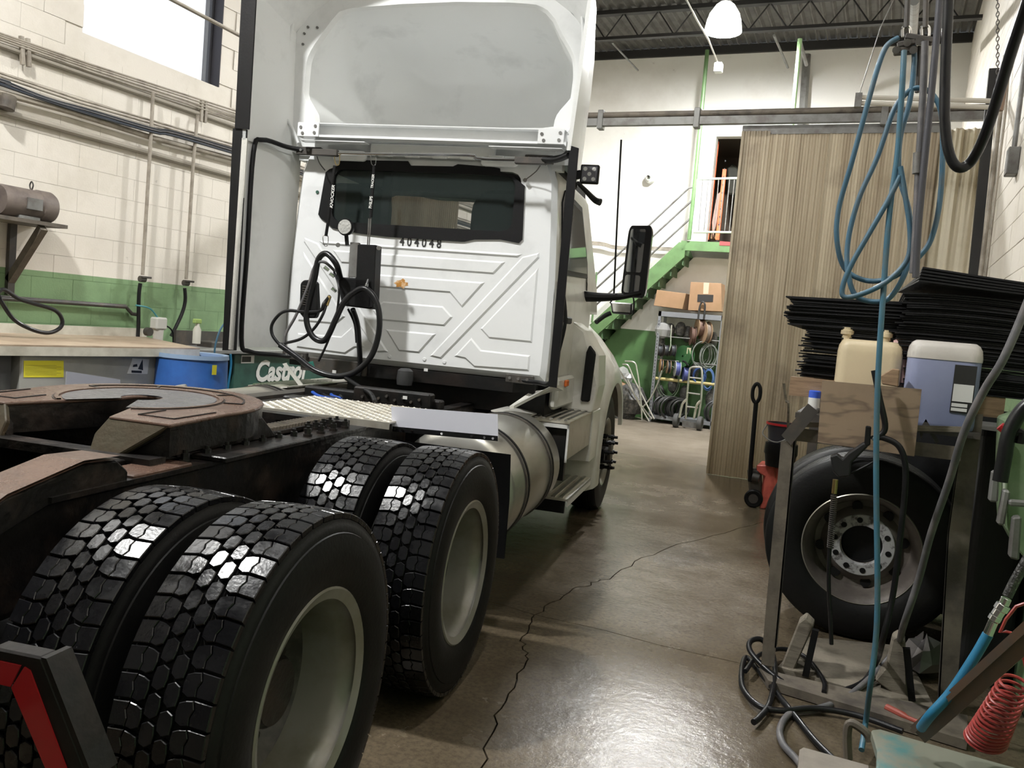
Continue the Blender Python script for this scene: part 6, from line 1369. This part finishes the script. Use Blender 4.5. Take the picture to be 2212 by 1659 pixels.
# hoses on the right
def hose(name, label, pts, r_, m, cat='hose', n=12): return tag(MB().tube(pts, r_, n).build(name, m, smooth=True), label, cat)
hose('washer_hose', 'dark hose arching over the plywood down past the wheel', [AY(*p, QY-.12) for p in ((1888, 800), (1900, 860), (1912, 925), (1890, 948), (1905, 945), (1940, 962), (1955, 1000), (1955, 1060), (1948, 1130), (1940, 1200), (1928, 1290), (1905, 1390))]+[AZ(1895, 1425, .12), AZ(1868, 1470, .04), AZ(1820, 1492, .03), AZ(1768, 1497, .03), AZ(1700, 1478, .03), AZ(1650, 1440, .06), AZ(1620, 1405, .1), AZ(1622, 1385, .12), AZ(1645, 1382, .12), AZ(1668, 1410, .08), AZ(1674, 1460, .04), AZ(1662, 1520, .03), AZ(1640, 1550, .03), AZ(1628, 1560, .03)], .013, HBLACK)
hose('grey_hose', 'long grey hose running from the upper right corner down past the right post', [AY(2240, 600, 3.3), AY(2205, 690, 3.3), AY(2165, 780, 3.3), AY(2125, 845, 3.35), AY(2082, 935, 3.4), AY(2050, 1040, 3.5), AY(2012, 1150, 3.6), AY(1985, 1250, 3.7), AY(1952, 1350, 3.8)]+[AZ(1938, 1395, .2), AZ(1895, 1450, .08), AZ(1830, 1505, .03), AZ(1768, 1530, .02), AZ(1712, 1538, .02), AZ(1686, 1570, .02), AZ(1690, 1605, .02), AZ(1720, 1640, .02), AZ(1760, 1690, .02)], .014, HGREY)
hose('floor_hose', 'black hose looping on the floor left of the dolly', [AZ(*p, .02) for p in ((1850, 1690), (1810, 1650), (1760, 1600), (1720, 1550), (1680, 1500), (1640, 1450), (1612, 1420))]+[AZ(1602, 1450, .03), AZ(1606, 1490, .03), AZ(1640, 1525, .03), AZ(1690, 1535, .03), AZ(1760, 1530, .03), AZ(1850, 1545, .03), AZ(1950, 1580, .03)], .013, HBLACK)
hose('floor_hose', 'thin black hose loop lying around the cradle arm', [AZ(1610, 1450, .05), AZ(1640, 1415, .06), AZ(1690, 1402, .06), AZ(1740, 1420, .05), AZ(1778, 1468, .05), AZ(1780, 1495, .05)], .011, HBLACK)
# hose trolley with blue hose loops
TYY = 3.5
tr_ = empty('hose_trolley', 'black clamp trolley under the roof carrying the blue hose loops', 'trolley', AY(1955, 105, TYY)); t0_ = AY(1955, 105, TYY)
def tp2(x, y, dy=0): return AY(x, y, TYY+dy)-t0_
for (a_, b_2) in (((1930, 112), (1982, 108)), ((1938, 100), (1978, 92)), ((1955, 80), (2016, 90))): MB().bar(tp2(*a_), tp2(*b_2), .04, .022).build('clamp_bar', DKSTEEL, tr_, bevel=.004)
for (x, y) in ((1936, 108), (1973, 108), (1960, 92), (1985, 88)): MB().cyl(tp2(x, y, -.03), tp2(x, y, .03), .014, 12).build('roller', STEEL, tr_)
for (x, y) in ((1958, 68), (1999, 66)): MB().tube([tp2(x-8, y+12), tp2(x-8, y-6), tp2(x, y-12), tp2(x+8, y-6), tp2(x+8, y+12)], .005, 8).build('shackle', CHROME, tr_, smooth=True)
MB().tube([tp2(1958, 60), tp2(1963, -60)], .010, 8, smooth=False).build('hanger_cable', DKSTEEL, tr_)
MB().tube([tp2(1999, 60), tp2(2002, -60)], .010, 8, smooth=False).build('hanger_cable', DKSTEEL, tr_)
MB().tube([tp2(1986, 100, .03), tp2(1983, 175, .03), tp2(1981, 200, .03)], .008, 8, smooth=False).build('hook_rod', DKSTEEL, tr_)
hose('blue_hose', 'dusty blue hose looped from the roof trolley', [AY(*p) for p in ((1940, 82, TYY), (1915, 100, TYY-.02), (1895, 150, TYY-.03), (1870, 240, TYY-.03), (1840, 350, TYY-.02), (1812, 450, TYY), (1808, 520, TYY), (1825, 580, TYY+.02), (1870, 606, TYY+.02), (1920, 602, TYY), (1960, 580, TYY), (1985, 555, TYY), (2010, 520, TYY), (2028, 450, TYY), (2036, 350, TYY), (2034, 250, TYY), (2015, 205, TYY), (1985, 190, TYY), (1960, 200, TYY), (1930, 240, TYY), (1895, 340, TYY), (1855, 430, TYY), (1832, 520, TYY), (1832, 590, TYY-.02), (1850, 640, TYY-.02), (1895, 652, TYY-.02), (1925, 640, TYY-.02), (1955, 590, TYY-.02), (1970, 530, TYY), (1962, 450, TYY), (1943, 380, TYY), (1944, 300, TYY), (1965, 220, TYY), (1975, 130, TYY), (1970, 85, TYY))], .0098, HBLUE)
hose('blue_hose', 'light blue hose falling straight from the trolley to the floor in front of the wheel', [AY(*p) for p in ((1953, 110, TYY-.04), (1950, 170, TYY-.05), (1944, 260, TYY-.05), (1938, 340, TYY-.05), (1925, 430, TYY-.05), (1916, 520, TYY-.05), (1909, 620, TYY-.05), (1902, 720, TYY-.05), (1896, 830, TYY-.05), (1893, 950, TYY-.05), (1893, 1080, TYY-.05), (1895, 1200, TYY-.05), (1895, 1320, TYY-.05), (1890, 1400, TYY-.05), (1880, 1480, TYY-.05))]+[AZ(1870, 1560, .12), AZ(1861, 1620, .06)], .0108, mat('sky_blue_hose', (.05, .145, .21), .4, col2=(.08, .14, .17), scale=10))
hose('blue_hose', 'short blue hose loop crossing inside the big loop', [AY(*p) for p in ((1945, 380, TYY-.06), (1920, 430, TYY-.06), (1880, 500, TYY-.06), (1840, 570, TYY-.06), (1820, 620, TYY-.06), (1826, 642, TYY-.06), (1870, 632, TYY-.06), (1920, 605, TYY-.06), (1960, 560, TYY-.06), (1966, 500, TYY-.06), (1955, 420, TYY-.06), (1945, 360, TYY-.06))], .0098, HBLUE)
hose('dark_hose', 'straight dark hose hanging right of the blue loops', [AY(*p) for p in ((2032, -30, TYY-.1), (2025, 60, TYY-.1), (2012, 200, TYY-.1), (2002, 300, TYY-.1), (1992, 400, TYY-.1), (1983, 500, TYY-.1), (1978, 600, TYY-.1))], .0125, mat('dusty_dark_hose', (.055, .055, .065), .5))
hose('grey_hose', 'slim grey hose with a coupling hanging between the blue loops', [AY(*p) for p in ((1998, 90, TYY-.07), (1995, 180, TYY-.07), (1988, 300, TYY-.07), (1984, 370, TYY-.07), (1978, 500, TYY-.07), (1972, 590, TYY-.07))], .013, HGREY)
tag(MB().cyl(AY(1984, 330, TYY-.07), AY(1982, 375, TYY-.07), .018, 14).build('hose_coupling', STEEL, smooth=True), 'grey metal coupling on the slim hanging hose', 'coupling')
MX = [AY(*p) for p in ((2050, -40, 3.3), (2046, 60, 3.3), (2042, 160, 3.3), (2041, 260, 3.3), (2050, 330, 3.3), (2070, 362, 3.3), (2098, 348, 3.3), (2128, 290, 3.2), (2158, 200, 3.1), (2185, 110, 3.0), (2215, 20, 2.9), (2240, -60, 2.8))]
hose('big_black_hose', 'thick glossy black hose hanging in a deep bend at the upper right', MX, .0175, HBLACK, n=16)
# air hose with chrome couplings, coil, angle bar, boards at the lower right
AYY = 2.35
hb = empty('air_hose', 'bright blue air hose with chrome quick coupling at the lower right', 'hose', AY(2130, 1370, AYY)); a0_ = AY(2130, 1370, AYY)
def ap(x, y, dy=0): return AY(x, y, AYY+dy)-a0_
MB().tube([ap(2134, 1370), ap(2105, 1420), ap(2055, 1495), ap(2010, 1545), ap(1990, 1572, .05)], .0125, 12).build('hose_line', HBLUE2, hb, smooth=True)
for (a_, b_2, r_) in (((2174, 1292), (2168, 1306), .012), ((2168, 1306), (2160, 1318), .017), ((2160, 1318), (2152, 1330), .014), ((2152, 1330), (2146, 1340), .015), ((2146, 1342), (2133, 1372), .0115)): MB().cyl(ap(*a_), ap(*b_2), r_, 8 if r_ > .013 else 14).build('coupling', CHROME, hb, smooth=r_ < .013, bevel=.001)
MB().tube([ap(2176, 1288), ap(2195, 1250), ap(2230, 1190)], .012, 10).build('whip_end', mat('braided_steel', (.10, .10, .10), .3, metal=.7, bump=.6, bscale=90), hb, smooth=True)
pts = []; rd = random.Random(4)
ca_, cb_ = AY(2128, 1600, 2.5), AY(2196, 1470, 2.4)
for k in range(15*12):
    t_ = 2*pi*k/12; f = k/(15*12); c_ = ca_+(cb_-ca_)*f*(.55+.45*f); r_ = .045*(1.1-.35*f); pts.append(c_+Vector((r_*cos(t_), r_*.9*sin(t_)*.8, r_*.42*sin(t_)+.0)))
pts += [AY(2195, 1370, 2.4), AY(2160, 1366, 2.4), AY(2195, 1310, 2.4), AY(2240, 1300, 2.4)]
tag(MB().tube(pts, .0042, 7, step=2).build('coiled_air_line', HRED, smooth=True), 'red spiral air line hanging at the lower right corner', 'hose')
tag(MB().bar(AY(1985, 1585, 2.45), AY(2240, 1355, 2.15), .05, .012, up=(0, -1, .6)).bar(AY(1982, 1572, 2.46), AY(2236, 1342, 2.16), .012, .05, up=(0, -1, .6)).build('angle_bar', mat('rusty_angle', (.14, .09, .06), .6, col2=(.10, .085, .07), scale=7)), 'rusty steel angle bar slanting at the lower right', 'bar')
zb_ = .50
bd = MB().prism([AZ(x, y, zb_) for x, y in ((1882, 1576), (1900, 1574), (2030, 1612), (2230, 1668), (2230, 1760), (1892, 1700), (1895, 1620))], (0, 0, -.03)); tag(bd.build('painted_board', mat('chipped_green_board', (.15, .155, .12), .6, col2=(.05, .15, .15), scale=4, lo=.56, hi=.66), bevel=.004), 'pale chipped board with turquoise paint at the bottom right', 'board')
tag(MB().prism([AZ(x, y, zb_-.05) for x, y in ((1728, 1609), (1884, 1652), (1888, 1700), (1722, 1700))], (0, 0, -.12)).build('concrete_block_loose', mat('pale_block', (.19, .17, .14), .8, col2=(.14, .12, .10), scale=6), bevel=.01), 'pale grey block at the bottom edge left of the chipped board', 'block')
ub = empty('u_bracket', 'rusty hoop bracket standing at the end of the blue hose', 'bracket', AZ(1850, 1640, 0)); u0 = AZ(1850, 1640, 0)
MB().tube([AY(1832, 1640, 2.9)-u0, AY(1830, 1585, 2.9)-u0, AY(1838, 1562, 2.9)-u0, AY(1868, 1580, 2.9)-u0, AY(1880, 1600, 2.9)-u0], .014, 8).build('hoop', BROWNST, ub, smooth=True)
tag(MB().tube([AZ(1915, 1528, .05), AZ(1960, 1550, .05), AZ(1998, 1566, .05)], .011, 10, rr=lambda u: .016 if u < .5 else .010).build('short_red_line', mat('red_line', (.3, .06, .04), .5), smooth=True), 'short red line with a dark end lying by the base rail', 'hose')
# pale green machine at the right edge
gm = empty('green_machine', 'pale green enamelled machine frame at the right edge', 'machine', Vector((.52, 3.3, 0))); G0 = Vector((.52, 3.3, 0))
def gq(pts, Y, dep, nm, m_): return MB().prism([AY(x, y, Y)-G0 for x, y in pts], (0, dep, 0)).build(nm, m_, gm, bevel=.006)
gq([(2176, 910), (2260, 880), (2260, 1260), (2200, 1190), (2176, 1145), (2170, 1050)], 3.4, .3, 'machine_panel', PALEGREEN)
gq([(2168, 950), (2180, 945), (2173, 1140), (2166, 1130)], 3.38, .02, 'panel_edge', mat('pale_edge', (.4, .45, .35), .4))
gq([(2144, 1018), (2160, 1020), (2156, 1086), (2136, 1084)], 3.3, .05, 'grey_bracket', STEEL); gq([(2168, 1058), (2184, 1062), (2170, 1136), (2154, 1134)], 3.28, .05, 'grey_bracket', STEEL); gq([(2188, 1118), (2208, 1116), (2202, 1212), (2180, 1206)], 3.25, .05, 'grey_bracket', STEEL)
gq([(2180, 1080), (2250, 1085), (2250, 1098), (2180, 1094)], 3.26, .03, 'cross_bar', STEEL)
MB().tube([AY(*p, 3.2)-G0 for p in ((2240, 860), (2205, 890), (2180, 935), (2170, 985), (2160, 1040))], .024, 12).build('corrugated_hose', HBLACK, gm, smooth=True)
MB().cyl(AY(2160, 920, 3.3)-G0, AY(2172, 930, 3.3)-G0, .015, 10).build('red_knob', RED, gm)
MB().tube([AY(2190, 936, 3.2)-G0, AY(2205, 935, 3.2)-G0, AY(2202, 958, 3.2)-G0], .014, 8).build('black_tap', BLACK, gm, smooth=True)
for o in list(bpy.data.objects):
    if o.type == 'MESH' and o.parent is None and 'label' not in o and 'kind' not in o: print('UNLABELLED', o.name)
